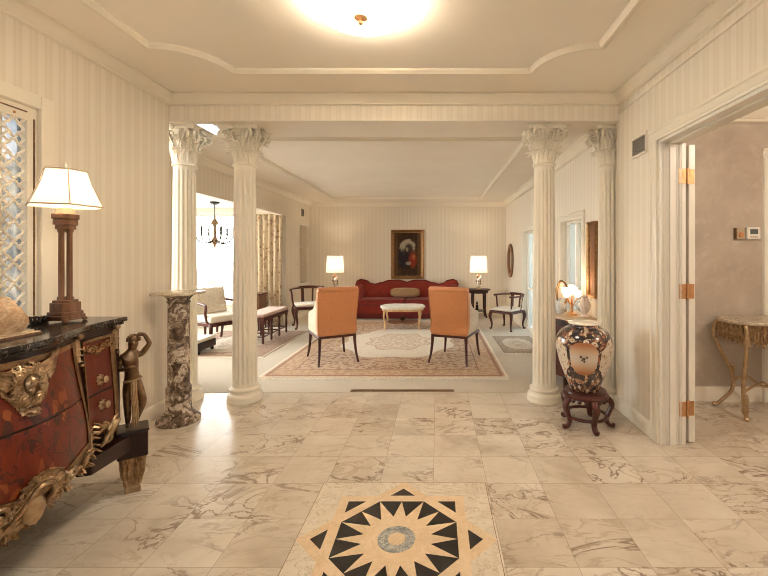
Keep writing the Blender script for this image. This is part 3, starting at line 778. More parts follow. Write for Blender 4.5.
def patch(mb, u0, u1, z0, z1, off, th=.012, nu=14, nz=12):
    Z0 = z0 if callable(z0) else (lambda u: z0); Z1 = z1 if callable(z1) else (lambda u: z1)
    f = lambda o: (lambda u, q: (S(u, lerp(Z0(u), Z1(u), q)) + o, u, lerp(Z0(u), Z1(u), q)))
    return mb.slab(f(off), f(off - th), lin(u0, u1, nu), lin(0, 1, nz))
b = MB(); us = lin(-.67, .67, 67); qs = lin(0, 1, 22)
b.slab(lambda u, q: (S(u, lerp(zb(u), .925, q)), u, lerp(zb(u), .925, q)), lambda u, q: (.03, u, lerp(zb(u), .925, q)), us, qs)
b.build('body', 'ebony', t)
tp = MB(); out = [(.012, -.70)] + [(dplan(u) + .028, u) for u in lin(-.70, .70, 45)] + [(.012, .70)]
tp.prism(out, .938, .962); tp.prism([(x - .012 * (x > .1), y * .985) for x, y in out], .922, .938)
tp.build('top', 'black_top', t, bevel=.005)
low = lambda u: .432 - .02 * math.cos(u / .3 * PI)
for zz0, zz1 in ((.655, .878), (low, .645)):
    d = patch(MB(), -.295, .295, zz0, zz1, .006).build('drawer', 'marquetry', t)
fr = MB()
for s in (-1, 1):
    patch(fr, *sorted((s * .298, s * .326)), .40, .90, .011, .016, 3, 20)
patch(fr, -.326, .326, .880, .902, .011, .016, 30, 3)
patch(fr, -.326, .326, lambda u: low(u) - .028, lambda u: low(u) - .003, .012, .017, 30, 3)
fr.build('drawer_border', 'gilt_band', t)
for s in (-1, 1):
    for z0, z1, kz in ((.620, .868, .672), (.405, .606, .548)):
        d = patch(MB(), *sorted((s * .405, s * .585)), z0, z1, .006).build('drawer', 'red_veneer', t)
        kn = MB(); Tm = SF(s * .50, kz, .006)
        kn.lathe([(0, 0), (.022, 0), (.022, .004), (.008, .008), (.007, .018), (.017, .024), (.018, .032), (.010, .038), (0, .039)], 18, Tm @ Matrix.Rotation(-PI / 2, 4, 'X'))
        for k in range(8): kn.ell(tuple(Tm @ Vector((.024 * math.cos(k * PI / 4), .003, .024 * math.sin(k * PI / 4)))), .006, 6)
        kn.build('knob', 'gold', d)
    g = MB()
    for a, b_ in ((.392, .403), (.588, .625)): patch(g, *sorted((s * a, s * b_)), .36, .885, .011, .016, 4, 16)
    patch(g, *sorted((s * .403, s * .588)), .872, .885, .011, .016, 10, 3)
    # corner leaf spandrels of the upper drawer
    for k in range(5):
        uu = s * (.425 + .035 * k); zz = .845 - .012 * math.sin(k * PI / 4) * 1.5
        sp = [SF(uu + r * math.cos(an), zz + r * math.sin(an), .012).translation for r, an in [(lerp(.020, .004, i / 14), (1 if k % 2 else -1) * 1.4 * 2 * PI * i / 14) for i in range(15)]]
        g.tube(sp, lin(.006, .004, 15), 6); g.leaf(SF(uu, .855, .008, PI + .5 * (k - 2)), .045 + .02 * (k == 2), .028, .5, .005)
    g.build('side_border', 'gilt_band', t)
    # pendants at the top of the stiles
    for uu in (.360, .640):
        pn = MB()
        for k, zz in enumerate((.905, .870, .835)): pn.leaf(SF(s * uu, zz, .006, PI), .06 - .008 * k, .045 - .008 * k, .5, .005)
        pn.ell(tuple(SF(s * uu, .915, .012) @ Vector((0, 0, 0))), (.016, .02, .014), 8)
        pn.ell(tuple(SF(s * uu, .78, .012) @ Vector((0, 0, 0))), .009, 8)
        pn.build('leaf_pendant', 'gilt', t)
# central mask with wings
mk = MB(); Zm = .80
def P2(x, y, z): return SF(x, Zm + z, y).translation
patch(mk, -.088, .088, lambda u: Zm - .068 + .055 * abs(u / .088) ** 1.6, lambda u: Zm + .070 - .02 * abs(u / .088), .009, .014, 13, 9)
mk.ell(P2(0, .018, -.005), (.034, .032, .046), 16)
def feat(x, y, z, rx, ry, rz): mk.add(*[q for q in _ell(x, y, z, rx, ry, rz)])
def _ell(x, y, z, rx, ry, rz):
    m = MB().ell((x, y, z), (rx, ry, rz), 8); T0 = SF(0, Zm); return [tuple(T0 @ Vector(v)) for v in m.v], m.f
feat(0, .054, -.010, .006, .010, .016); feat(0, .050, -.033, .014, .006, .005); feat(0, .046, -.044, .011, .010, .008)
for sg_ in (-1, 1):
    feat(sg_ * .016, .049, .006, .008, .005, .005); feat(sg_ * .019, .044, -.018, .012, .010, .012); feat(sg_ * .015, .051, .015, .012, .006, .004)
rr = random.Random(3)
for k in range(50):
    a = -.5 * PI + 2 * PI * k / 50; up = max(0, math.sin(a)); L = .030 + .018 * rr.random() + .022 * abs(math.cos(a)) * up
    ca, sa = math.cos(a), math.sin(a); w_ = .009 * (1 if k % 2 else -1)
    q = [(.034 * ca, .030, .044 * sa), ((.034 + L * .4) * ca - w_ * sa, .032, (.044 + L * .4) * sa + w_ * ca), ((.034 + L * .75) * ca + w_ * sa, .024, (.044 + L * .75) * sa - w_ * ca), ((.034 + L) * ca - w_ * sa, .014, (.044 + L * .95) * sa + w_ * ca)]
    mk.tube([P2(*p) for p in spline(q, 5)], lin(.0075, .003, 16), 6)
for sg_ in (-1, 1):
    for row in range(2):
        for k in range(6):
            x0 = sg_ * (.055 + .005 * k); z0 = .060 - .010 * k - .008 * row; Lw = (.125 - .012 * k) * (1 - .4 * row)
            mk.tube([P2(*p) for p in spline([(x0, .016 + .006 * row, z0), (x0 + sg_ * Lw * .5, .018 + .006 * row, z0 + .020), (x0 + sg_ * Lw, .010 + .006 * row, z0 + .048 - .004 * k)], 5)], lin(.0085, .004, 11), 6)
    for k in range(4): mk.leaf(SF(sg_ * (.016 + .020 * k), Zm - .058 + .016 * k, .010, PI - sg_ * .35 * k), .055, .040, .6, .006)
mk.leaf(SF(0, Zm - .05, .012, PI), .075, .05, .7, .007)
mk.build('mask_mount', 'gilt', t)
# apron cartouche
ca_ = MB(); Z0 = .345
boss = MB().ell(tuple(SF(0, Z0, .012) @ Vector((0, 0, 0))), (.030, .042, .062), 20)
bo = boss.build('cartouche_boss', 'gold', t)
ring = [SF(.062 * math.cos(a), Z0 + .082 * math.sin(a), .016).translation for a in [2 * PI * k / 32 for k in range(32)]]
ca_.tube(ring, .010, 8, closed=True)
ring = [SF(.080 * math.cos(a), Z0 + .096 * math.sin(a), .010).translation for a in [2 * PI * k / 32 for k in range(32)]]
ca_.tube(ring, .007, 6, closed=True)
for k in range(18):
    a = 2 * PI * k / 18; ca_.leaf(SF(.075 * math.cos(a), Z0 + .085 * math.sin(a), .012, a - PI / 2 if True else 0), .055, .045, .9, .006)
for s in (-1, 1):
    # long S scrolls rising to the stile
    for j, (o1, o2) in enumerate(((0, 0), (-.022, -.02), (.020, .022))):
        q = [(.085, .30 + o1), (.15, .285 + o1), (.22, .325 + o1 * .8), (.29, .345 + o2 * .8), (.335, .385 + o2), (.352, .43 + o2)]
        ca_.tube([SF(s * u, z, .014).translation for u, z in [tuple(p)[:2] for p in spline([(u, z, 0) for u, z in q], 6)]], lin(.010, .005, 31), 6)
    for (u, z, r0, tt) in ((.135, .385, .034, 1.5), (.20, .30, .030, -1.6), (.275, .385, .026, 1.4), (.335, .345, .026, -1.5), (.12, .285, .024, 1.3)):
        pts = [SF(s * (u + r * math.cos(a)), z + r * math.sin(a), .016 + .008 * (1 - r / r0)).translation for r, a in [(lerp(r0, .005, i / 20), tt * 2 * PI * i / 20 + (0 if tt > 0 else PI)) for i in range(21)]]
        ca_.tube(pts, lin(.010, .006, 21), 6)
    for k in range(11):
        u = .10 + .026 * k; z = .295 + .09 * smooth((u - .1) / .28) + .018 * math.sin(k * 2.1)
        ca_.leaf(SF(s * u, z, .012, -s * (.9 + .5 * math.sin(k * 1.7)) + (PI if k % 3 == 0 else 0)), .07, .05, 1.0, .006)
    for k in range(5): ca_.leaf(SF(s * (.34 + .012 * k), .36 + .022 * k, .010, -s * (.3 + .25 * k)), .075, .045, 1.0, .006)
    # fluted shell rays beneath
    for k in range(8):
        u0 = .03 + .018 * k; ca_.tube([SF(s * u0, .335 - .006 * k, .02).translation, SF(s * (u0 + .022), .305 - .002 * k, .026).translation, SF(s * (u0 + .055), .282 + .004 * k, .014).translation], [.006, .010, .005], 6)
    for k in range(6): ca_.ell(tuple(SF(s * (.02 + .024 * k), .262 + .004 * k, .012).translation), (.015, .013, .013), 8)
patch(ca_, -.372, .372, lambda u: zb(u) + .004, lambda u: low(u) - .03 if abs(u) < .30 else lerp(.41, .37, (abs(u) - .3) / .07), .006, .014, 40, 6)
ca_.build('apron_mount', 'gilt', t)
# corner plinths, feet and figures
def figure(T):
    V = [(0, 0, .255, .038), (-.004, 0, .300, .031), (-.008, -.003, .355, .042), (-.006, -.002, .405, .026), (-.002, -.004, .428, .017), (.002, -.008, .450, .026), (.004, -.006, .482, .027),
         (-.046, 0, .392, .018), (-.062, -.012, .325, .014), (-.012, -.050, .335, .011), (.012, -.052, .345, .010),
         (.040, 0, .395, .018), (.078, -.014, .455, .014), (.052, -.012, .508, .011), (.018, -.014, .512, .011),
         (-.022, 0, .225, .029), (-.024, -.006, .130, .020), (-.021, .006, .070, .018), (-.022, .008, .018, .011), (-.024, -.030, .010, .010),
         (.022, -.002, .225, .029), (.048, -.028, .140, .021), (.030, -.006, .080, .018), (.016, .006, .026, .011), (.022, -.030, .012, .010)]
    E = [(0, 1), (1, 2), (2, 3), (3, 4), (4, 5), (5, 6), (3, 7), (7, 8), (8, 9), (9, 10), (3, 11), (11, 12), (12, 13), (13, 14), (0, 15), (15, 16), (16, 17), (17, 18), (18, 19), (0, 20), (20, 21), (21, 22), (22, 23), (23, 24)]
    return [(*(T @ Vector(v[:3])), v[3]) for v in V], E
for s in (-1, 1):
    fxy = (.565, s * .715); rz = .64 if s > 0 else -.64 - PI
    p = MB().prism([(fxy[0] + .078 * math.cos(a) * 1.25, fxy[1] + .078 * math.sin(a) * 1.25) for a in [rz + PI / 4 + PI / 2 * k for k in range(4)]], .20, .335)
    p.prism([(fxy[0] + .075 * math.cos(a) * 1.4, fxy[1] + .075 * math.sin(a) * 1.4) for a in [rz + PI / 4 + PI / 2 * k for k in range(4)]], .335, .350)
    p.prism([(.30, s * .60), (.54, s * .38), (.60, s * .40), (.60, s * .66), (.54, s * .76), (.40, s * .72)], .245, .325)
    p.prism([(.03, s * .66), (.03, s * .74), (.47, s * .74), (.47, s * .66)], .205, .335)
    p.build('corner_plinth', 'ebony', t, bevel=.006, smooth=False)
    for (cx, cy) in (fxy, (.09, s * .70)):
        ft = MB(); Tf = tr(cx, cy, 0, rz + PI / 4)
        ft.lathe([(0, .001), (.050, .001), (.052, .022), (.044, .030), (.040, .045), (.052, .12), (.066, .175), (.072, .200), (0, .200)], 4, Tf, a0=0)
        for k in range(4):
            A = tr(cx, cy, 0, rz + PI / 2 * k)
            ft.leaf(A @ tr(0, .043, .195, rx=PI - .04), .15, .075, .5, .007)
            for q in (-1, 1): ft.tube([(q * .028, .036, .045), (q * .042, .052, .19)], .006, 6, T=A)
        ft.build('foot', 'gilt', t, angle=50)
    V, E = figure(tr(fxy[0], fxy[1], .350, rz))
    fg = skin('figure', V, E, 'bronze', t)
    hr = MB(); H = tr(fxy[0], fxy[1], .350, rz)
    hr.ell(tuple(H @ Vector((.004, .008, .483))), (.029, .029, .027), 12)
    for k in range(10): a = PI * k / 9; hr.ell(tuple(H @ Vector((.004 + .027 * math.cos(a), -.004, .480 + .026 * math.sin(a)))), .009, 6)
    hr.ell(tuple(H @ Vector((.003, -.036, .463))), (.005, .006, .009), 6)
    hr.build('hair', 'bronze', fg)
    dr = MB()
    for k in range(4):
        x = -.010 + .007 * k
        dr.tube(spline([tuple(H @ Vector(q)) for q in ((x * .8 + .004, -.036, .262), (x + .004, -.044, .19), (x * .9 + .012, -.034, .09), (x * 1.3 + .008, -.026, .008))], 5), lin(.007, .005, 16), 6)
    dr.tube([tuple(H @ Vector((.040 * math.cos(a), .038 * math.sin(a), .262 + .008 * math.cos(a)))) for a in [2 * PI * k / 20 for k in range(20)]], .006, 6, closed=True)
    dr.build('drapery', 'gold', fg)
    # small winged cherub on the side panel
    Tc = SF(s * .49, .375, .034)
    if s < 0: Tc = Tc @ Matrix.Scale(-1, 4, (1, 0, 0))
    V = [(0, 0, .062, .017), (.002, 0, .085, .019), (.0, .003, .106, .010), (-.003, .006, .126, .016), (.022, .004, .10, .008), (.044, .010, .085, .007), (-.022, .004, .10, .008), (-.04, .008, .118, .007),
         (.012, .004, .045, .012), (.030, .016, .026, .010), (.038, .006, -.006, .007), (-.012, .004, .045, .012), (-.022, .014, .018, .010), (-.012, .004, -.010, .007)]
    E = [(0, 1), (1, 2), (2, 3), (2, 4), (4, 5), (2, 6), (6, 7), (0, 8), (8, 9), (9, 10), (0, 11), (11, 12), (12, 13)]
    skin('cherub', [(*(Tc @ Vector(v[:3])), v[3] * 1.15) for v in V], E, 'gold', t, 1)
    wg = MB()
    for q in (-1, 1):
        for k in range(4): wg.tube([tuple(Tc @ Vector(v)) for v in ((q * .012, -.008, .10), (q * (.035 + .006 * k), -.018, .118 - .016 * k), (q * (.058 - .004 * k), -.02, .122 - .024 * k))], [.008, .007, .003], 6)
    wg.build('cherub_wing', 'gold', t)

# ------------------------------------------------------------------ things on the commode
ZT = .962
t = thing('table_lamp', 'wooden table lamp with clustered columns and cream hexagonal shade on the commode', 'lamp', (-1.89, 2.035, ZT)); t.scale = (.84, .84, 1)
b = MB(); sq = lambda h, c: [(h, -c), (h, c), (c, h), (-c, h), (-h, c), (-h, -c), (-c, -h), (c, -h)]
def block(mb, h, z0, z1, k=.6): mb.prism(sq(h, h * k), z0, z1)
block(b, .080, .012, .035); block(b, .072, .035, .052); block(b, .062, .052, .098); block(b, .052, .098, .110)
for sx_, sy_ in ((1, 1), (1, -1), (-1, 1), (-1, -1)): b.ell((sx_ * .062, sy_ * .062, .010), (.016, .016, .010), 10)
b.build('base', 'lamp_wood', t, bevel=.003)
for sx_, sy_ in ((1, 0), (0, 1), (-1, 0), (0, -1)):
    MB().lathe([(.019, .108), (.019, .122), (.013, .130), (.0135, .25), (.0125, .450), (.017, .458), (.018, .470)], 16, tr(sx_ * .026, sy_ * .026, 0), rf=lambda a, z: 1 + .05 * math.cos(8 * a)).build('column', 'lamp_wood', t)
c = MB(); block(c, .042, .468, .490); block(c, .050, .490, .520); block(c, .056, .520, .545)
c.build('capital', 'lamp_wood', t, bevel=.003)
MB().lathe([(0, .535), (.048, .535), (.046, .545), (.040, .575), (.012, .58), (.006, .60), (.006, .77), (0, .77)], 16).build('neck', 'plaque', t)
hexr = lambda a, z: math.cos(PI / 6) / math.cos(((a + PI / 6) % (PI / 3)) - PI / 6)
sh = MB(); a0 = .33
def hx(r, z, k): a = a0 + k * PI / 3; return (r * math.cos(a), r * math.sin(a), z)
pr_ = [(.186, .585), (.155, .645), (.128, .700), (.106, .765)]
v = [hx(r, z, k) for r, z in pr_ for k in range(6)]; f = []
for j in range(3):
    for k in range(6): q = (k + 1) % 6; f.append((j * 6 + k, j * 6 + q, (j + 1) * 6 + q, (j + 1) * 6 + k))
sh.add(v, f).build('shade', 'shade', t, smooth=False, solid=.003)
pg = MB()
for k in range(6): pg.tube([hx(r + .002, z, k) for r, z in pr_], .0028, 6)
for r, z in (pr_[0], pr_[-1]): pg.tube([hx(r + .001, z, k) for k in range(6)], .0038, 6, closed=True)
pg.build('shade_piping', 'shade_trim', t)
MB().lathe([(0, .765), (.012, .765), (.012, .770), (.004, .775), (.004, .782), (.009, .790), (.007, .802), (0, .810)], 14).build('finial', 'porcelain', t)

t = thing('display_board', 'pale board with molded edge lying on the near end of the commode top', 'board', (-1.86, 1.47, ZT))
bd = MB().box(-.15, .15, -.26, .26, 0, .012).box(-.135, .135, -.245, .245, .012, .020); bd.build('board', 'plaque', t, smooth=False, bevel=.003)
bd = MB(); 
for a, b_, c_, d in ((-.152, .152, -.262, -.258), (-.152, .152, .258, .262), (.148, .152, -.258, .258), (-.152, -.148, -.258, .258)): bd.box(a, b_, c_, d, .001, .009)
bd.build('edge_band', 'lamp_wood', t, smooth=False)
rk = MB(); rr = random.Random(5)
def rfn(u, w):
    x, y, z = math.cos(w) * math.cos(u), math.cos(w) * math.sin(u), math.sin(w)
    k = 1 + .10 * math.sin(3 * u + 1) * math.cos(w) + .07 * math.sin(5 * w + 2 * u) + .04 * math.sin(9 * u + 4 * w)
    return (.075 * x * k, .100 * y * k, max(-.035, .105 * z * k))
us = lin(0, 2 * PI, 33)[:-1]; ws = lin(-PI / 2 + .03, PI / 2 - .03, 17)
v = [rfn(u, w) for w in ws for u in us]; f = []
for j in range(16):
    for i in range(32): q = (i + 1) % 32; f.append((j * 32 + i, j * 32 + q, (j + 1) * 32 + q, (j + 1) * 32 + i))
f += [tuple(range(31, -1, -1)), tuple(16 * 32 + i for i in range(32))]
o = rk.add(v, f).build('rounded_stone', 'rock', None, loc=(-1.79, 1.625, ZT + .0205 + .035)); tag(o, 'rounded tan stone sitting on the pale board on the commode', 'stone')
t = thing('bronze_ornament', 'small dark openwork bronze sprig beside the wooden table lamp', 'ornament', (-1.915, 1.922, ZT)); t.scale = (.85, .85, 1.05)
b = MB().lathe([(0, 0), (.034, 0), (.036, .006), (.02, .010), (0, .012)], 14, sx=1, sy=1.5)
b.build('base', 'black_iron', t)
b = MB(); rr = random.Random(9)
for k in range(9):
    a = 2 * PI * k / 9; r = .02 + .012 * rr.random()
    pts = [(r * .4 * math.cos(a), r * .6 * math.sin(a), .008)] + [(r * math.cos(a) + .012 * math.cos(q), 1.5 * r * math.sin(a) + .010 * math.sin(q), .026 + .014 * math.sin(q + a)) for q in lin(0, 5, 9)]
    b.tube(pts, .0045, 6)
b.build('sprig', 'black_iron', t)

# ------------------------------------------------------------------ marble pedestal
t = thing('marble_pedestal', 'tall mottled brown marble pedestal column with thin cream slab top', 'pedestal', (-2.02, 3.13, 0))
o8 = lambda a, z: 1.0
MB().lathe([(0, .001), (.150, .001), (.154, .012), (.152, .030), (.138, .042), (.120, .052), (.112, .066), (0, .066)], 14, rf=None, a0=.2).build('base', 'breccia', t, angle=30)
MB().lathe([(0, .066), (.098, .066), (.096, .085), (.088, .10), (.088, .265), (.084, .275), (0, .275)], 28).build('lower_drum', 'breccia', t)
MB().lathe([(0, .275), (.076, .275), (.076, .290), (.076, .600), (.072, .608), (0, .608)], 28).build('middle_drum', 'breccia', t)
MB().lathe([(0, .608), (.075, .608), (.076, .615), (.074, .925), (.080, .932), (.083, .94), (.075, .946), (.082, .965), (.104, .985), (.106, .992), (0, .992)], 28).build('upper_drum', 'breccia', t)
sl = [(x + .004 * math.sin(40 * y), y) for x, y in sq(.145, .125)]
MB().prism(sl, .992, 1.012).build('top_slab', 'pale_marble', t, bevel=.004, smooth=False)

# ------------------------------------------------------------------ vase on stand
vx, vy = 1.135, 3.06
st = thing('vase_stand', 'dark carved wooden stand with curled legs under the painted vase', 'stand', (vx, vy, 0))
MB().lathe([(0, .225), (.155, .225), (.165, .232), (.168, .246), (.160, .255), (.150, .258), (.145, .270), (.150, .276), (0, .276)], 32).build('top', 'mahogany', st)
for k in range(5):
    a = 2 * PI * k / 5 - PI / 2 + .06
    leg = [(.125, 0, .235), (.165, 0, .215), (.188, 0, .170), (.165, 0, .110), (.150, 0, .060), (.170, 0, .022), (.195, 0, .016), (.200, 0, .034)]
    MB().tube(spline(leg, 6), lin(.030, .016, 43), 10, T=Matrix.Rotation(a, 4, 'Z'), flat=.75).build('leg', 'mahogany', st)
MB().tube([(.150 * math.cos(a), .150 * math.sin(a), .085) for a in lin(0, 2 * PI, 41)[:-1]], .012, 8, closed=True).build('ring_stretcher', 'mahogany', st)
ap_ = MB()
for k in range(20):
    a = 2 * PI * k / 20; ap_.ell((.152 * math.cos(a), .152 * math.sin(a), .218), (.018, .018, .016), 8)
ap_.build('carved_apron', 'mahogany', st)
def vase_mat():
    t = NT('painted_vase_glaze'); p = t.pos(); x, y, z = t.xyz(p)
    ang = t.math('ARCTAN2', y, x)
    uv = t.comb(t.math('MULTIPLY', ang, .18), z, 0)
    d = t.vmath('ADD', uv, t.vmath('MULTIPLY', t.noise(uv, 16, 3, color=True), (.035, .035, 0)))
    v = t.vor(d, 17, 'F1'); cc = t.vor(d, 17, 'F1', 'Color'); r, g, b = t.xyz(cc)
    ground = t.ramp(t.noise(uv, 16, 3), [(.40, (.030, .022, .026)), (.5, (.045, .030, .03)), (.58, (.20, .07, .035)), (.66, (.50, .40, .29))])
    fl = t.ramp(r, [(0, (.55, .44, .31)), (.35, (.42, .20, .10)), (.6, (.62, .52, .40)), (.85, (.30, .10, .05))], True)
    c = t.mix(t.math('SUBTRACT', 1.0, t.step(v, .30, .36)), ground, fl)
    c = t.mix(t.math('SUBTRACT', 1.0, t.step(v, .10, .14)), c, (.30, .15, .06))
    n = t.noise(d, 34, 3); c = t.mix(t.step(n, .60, .64), c, (.50, .36, .22))
    t.bsdf(c, .15, coat=.4); return t.m
M['vase'] = vase_mat()
def reserve_mat():
    t = NT('vase_peach_reserve'); x, y, z = t.xyz(t.pos())
    f = t.math('ABSOLUTE', t.math('DIVIDE', t.math('SUBTRACT', z, .300), .135))
    c = t.ramp(f, [(.10, (.62, .54, .45)), (.48, (.56, .37, .24)), (.88, (.38, .14, .055))])
    t.bsdf(c, .15, coat=.4); return t.m
M['reserve'] = reserve_mat()
VP = [(.105, 0), (.112, .012), (.118, .03), (.150, .12), (.182, .22), (.205, .32), (.212, .39), (.202, .45), (.175, .495), (.140, .520), (.118, .532), (.110, .545), (.114, .556), (.118, .560)]
def vr(z):
    for (a, p), (b, q) in zip(VP, VP[1:]):
        if z <= q: return lerp(a, b, (z - p) / max(1e-6, q - p))
    return VP[-1][0]
vs = thing('painted_vase', 'large round painted porcelain vase with peach panel on dark carved stand', 'vase', (vx - .01, vy, .277), -.36); vs.scale = (.97, .97, .90)
sm = [tuple(p)[:2] for p in spline([(r, z, 0) for r, z in VP], 4)]
def vrs(z):
    for (a, p), (b, q) in zip(sm, sm[1:]):
        if z <= q: return lerp(a, b, (z - p) / max(1e-6, q - p))
    return sm[-1][0]
MB().lathe([(0, 0)] + sm + [(.108, .556), (.100, .54), (.10, .50), (.16, .44), (.19, .38), (.10, .05), (0, .04)], 56).build('body', 'vase', vs)
MB().lathe([(.119, .555), (.123, .562), (.119, .570), (.108, .568), (.104, .556), (.108, .552)], 48).build('rim', 'porcelain', vs)
def vpatch(a0, half, zc, hh, off, fn):
    us = lin(-1, 1, 17); ws = lin(-1, 1, 17)
    def g(o): return lambda u, w: ((vrs(zc + w * hh * fn(u)) + o) * math.cos(a0 + u * half), (vrs(zc + w * hh * fn(u)) + o) * math.sin(a0 + u * half), zc + w * hh * fn(u))
    return MB().slab(g(off), g(-.003), us, ws)
br = lambda u: max(.25, (1 - abs(u) ** 3.2)) ** .45
for a0 in (-PI / 2, PI / 6, PI * 5 / 6):
    o = vpatch(a0, .50, .300, .135, .0015, br).build('peach_panel', 'reserve', vs)
    mt = MB()
    for dx, dz_, s_ in ((0, 0, 1), (-.10, .016, .8), (.10, .014, .8), (.02, -.022, .7), (-.06, -.012, .6)):
        a = a0 + dx; z = .305 + dz_; r = vrs(z) + .002
        for k in range(5):
            b_ = 2 * PI * k / 5; mt.ell((r * math.cos(a + .035 * s_ * math.cos(b_)), r * math.sin(a + .035 * s_ * math.cos(b_)), z + .008 * s_ * math.sin(b_)), .0055 * s_, 6)
    mt.build('blossom_motif', 'dark_wood', o)
M['vase_white'] = floral('vase_white_reserve', (.62, .53, .42), (.22, .09, .04), (.42, .23, .08), 30)
for a0 in (-PI / 6, PI / 2, -PI * 5 / 6):
    vpatch(a0, .42, .29, .16, .0014, lambda u: .75 + .25 * math.cos(u * PI)).build('flower_panel', 'vase_white', vs)

# ------------------------------------------------------------------ small wall things
t = thing('air_vent', 'small square air vent high on the striped wall by the hall doorway', 'vent', (XR, 3.02, 2.125))
v = MB().box(-.012, 0, -.115, .115, -.080, -.06).box(-.012, 0, -.115, .115, .06, .080).box(-.012, 0, -.115, -.095, -.06, .06).box(-.012, 0, .095, .115, -.06, .06)
v.build('frame', 'trim', t, smooth=False, bevel=.002)
v = MB()
for k in range(8): v.box(-.010, -.002, -.095, .095, -.056 + .0148 * k, -.048 + .0148 * k, None)
v.build('grille', 'grille', t, smooth=False); MB().box(-.002, 0, -.095, .095, -.06, .06).build('duct', 'dark_void', t, smooth=False)
t = thing('vent_plate', 'small dark vent plate high on the living room wall above the shelf niche', 'vent', (LX, 8.40, 2.19))
MB().box(0, .02, -.06, .06, -.075, .075).build('plate', 'grille', t, smooth=False, bevel=.003)
v = MB()
for k in range(6): v.box(.02, .024, -.05, .05, -.06 + .02 * k, -.05 + .02 * k)
v.build('slot', 'dark_void', t, smooth=False)
t = thing('thermostat', 'tan thermostat on the mottled hall wall left of the white one', 'thermostat', (2.682, HY, 1.49))
MB().box(-.042, .042, -.025, 0, -.052, .052).build('body', 'tan_plastic', t, smooth=False, bevel=.006)
MB().lathe([(0, 0), (.022, 0), (.020, .010), (0, .010)], 20, tr(.004, -.025, -.01, rx=PI / 2)).build('dial', 'tan_fabric', t)
MB().box(-.044, -.030, -.027, -.001, -.05, .05).build('side_cover', 'bronze', t, smooth=False)
t = thing('thermostat', 'white thermostat with grey screen on the mottled hall wall beside the door casing', 'thermostat', (2.800, HY, 1.492))
MB().box(-.060, .060, -.028, 0, -.054, .054).build('body', 'white_plastic', t, smooth=False, bevel=.008)
MB().box(-.034, .034, -.0295, -.028, -.008, .036).build('screen', 'lcd', t, smooth=False)
kb = MB()
for k in range(4): kb.box(-.032 + .017 * k, -.020 + .017 * k, -.031, -.028, -.036, -.026)
kb.build('button', 'tan_plastic', t, smooth=False, bevel=.001)
t = thing('smoke_detector', 'round white detector on the hall ceiling', 'detector', (2.35, 2.9, ZHH))
MB().lathe([(0, -.035), (.05, -.035), (.06, -.02), (.062, 0), (0, 0)], 24).build('body', 'white_plastic', t)

t = thing('hall_fill_light', 'added dome light on the hall ceiling, out of view, brightening the hall', 'ceiling light', (2.75, 1.45, ZHH))  # unseen fixture, put in to brighten the hall
MB().lathe([(0, 0), (.16, 0), (.16, -.02), (.15, -.025), (0, -.025)], 28).build('canopy', 'brass', t)
MB().lathe([(.15, -.02), (.145, -.06), (.10, -.10), (0, -.115)], 28, cap=False).build('dome', 'bowl_glass', t)
# ------------------------------------------------------------------ gilded console table in the hall
t = thing('console_table', 'gilded console table with scrolled legs and pierced apron against the hall wall', 'console table', (2.83, 3.31, 0))
ol = []
for k in range(48):
    a = 2 * PI * k / 48; c_, s_ = math.cos(a), math.sin(a)
    ol.append((.46 * math.copysign(abs(c_) ** .55, c_) * (1 + .02 * math.cos(8 * a)), .215 * math.copysign(abs(s_) ** .55, s_) * (1 + .04 * math.cos(6 * a))))
MB().prism(ol, .745, .772).build('top', 'pale_marble', t, bevel=.006)
for sx_ in (-1, 1):
    for sy_ in (-1, 1):
        l = MB(); q = [(.36, .735), (.405, .725), (.432, .685), (.428, .61), (.365, .46), (.29, .32), (.262, .21), (.285, .12), (.36, .05), (.415, .014), (.43, .03)]
        yy = lambda z: .155 + (.02 if z < .1 else 0) + .012 * math.sin(z * 9)
        pts = [(sx_ * x, .155, z) if sy_ > 0 else (sx_ * .405, -(.165 + (x - .36) * .22), z) for x, z in [tuple(p)[:2] for p in spline([(x, z, 0) for x, z in q], 5)]]
        l.tube(pts, lin(.017, .013, len(pts)), 8)
        for k in range(5): l.leaf(tr(sx_ * (.27 if sy_ > 0 else .405), .155 if sy_ > 0 else -.145, .20 + .03 * k, rz=(1.2 * k) * sx_), .05, .03, .8, .004)
        for k in range(6): l.leaf(tr(sx_ * (.43 if sy_ > 0 else .405), .155 if sy_ > 0 else -.18, .66, rz=PI / 3 * k, rx=PI * .94), .09, .035, .5, .004)
        l.ell((sx_ * (.425 if sy_ > 0 else .405), .155 if sy_ > 0 else -.18, .016), (.024, .024, .015), 8)
        if sy_ < 0: l.lathe([(0, .02), (.020, .03), (.026, .06), (.016, .10), (.024, .14), (.014, .18)], 12, tr(sx_ * .405, -.165, .02))
        l.build('leg', 'gold', t)
ap2 = MB()
for side in range(4):
    n = 15 if side < 2 else 6
    for k in range(n):
        u = -1 + 2 * (k + .5) / n
        T0 = tr(.40 * u, (-.17 if side == 0 else .17), 0, rz=PI if side == 0 else 0) if side < 2 else tr((-.40 if side == 2 else .40), .15 * u, 0, rz=PI / 2 if side == 2 else -PI / 2)
        dp = .075 + .065 * abs(math.cos(u * PI * 1.5))
        ap2.leaf(T0 @ tr(0, 0, .735, rx=PI), dp + .03, .055, .35, .005)
        for q in range(3):
            ap2.tube([(p[0] + .012 * (1 if q % 2 else -1), 0, .735 - dp * (.25 + .33 * q) + p[2] - .01) for p in spiral((0, 0, 0), .022, .004, 1.3 if q % 2 else -1.3, 12, PI / 2)], .0045, 5, T=T0)
        ap2.ell(tuple(T0 @ Vector((0, .004, .735 - dp - .02))), .010, 6)
for a, b_ in (((-.40, -.17), (.40, -.17)), ((.40, -.17), (.40, .17)), ((.40, .17), (-.40, .17)), ((-.40, .17), (-.40, -.17))):
    ap2.tube([(a[0], a[1], .735), (b_[0], b_[1], .735)], .011, 6)
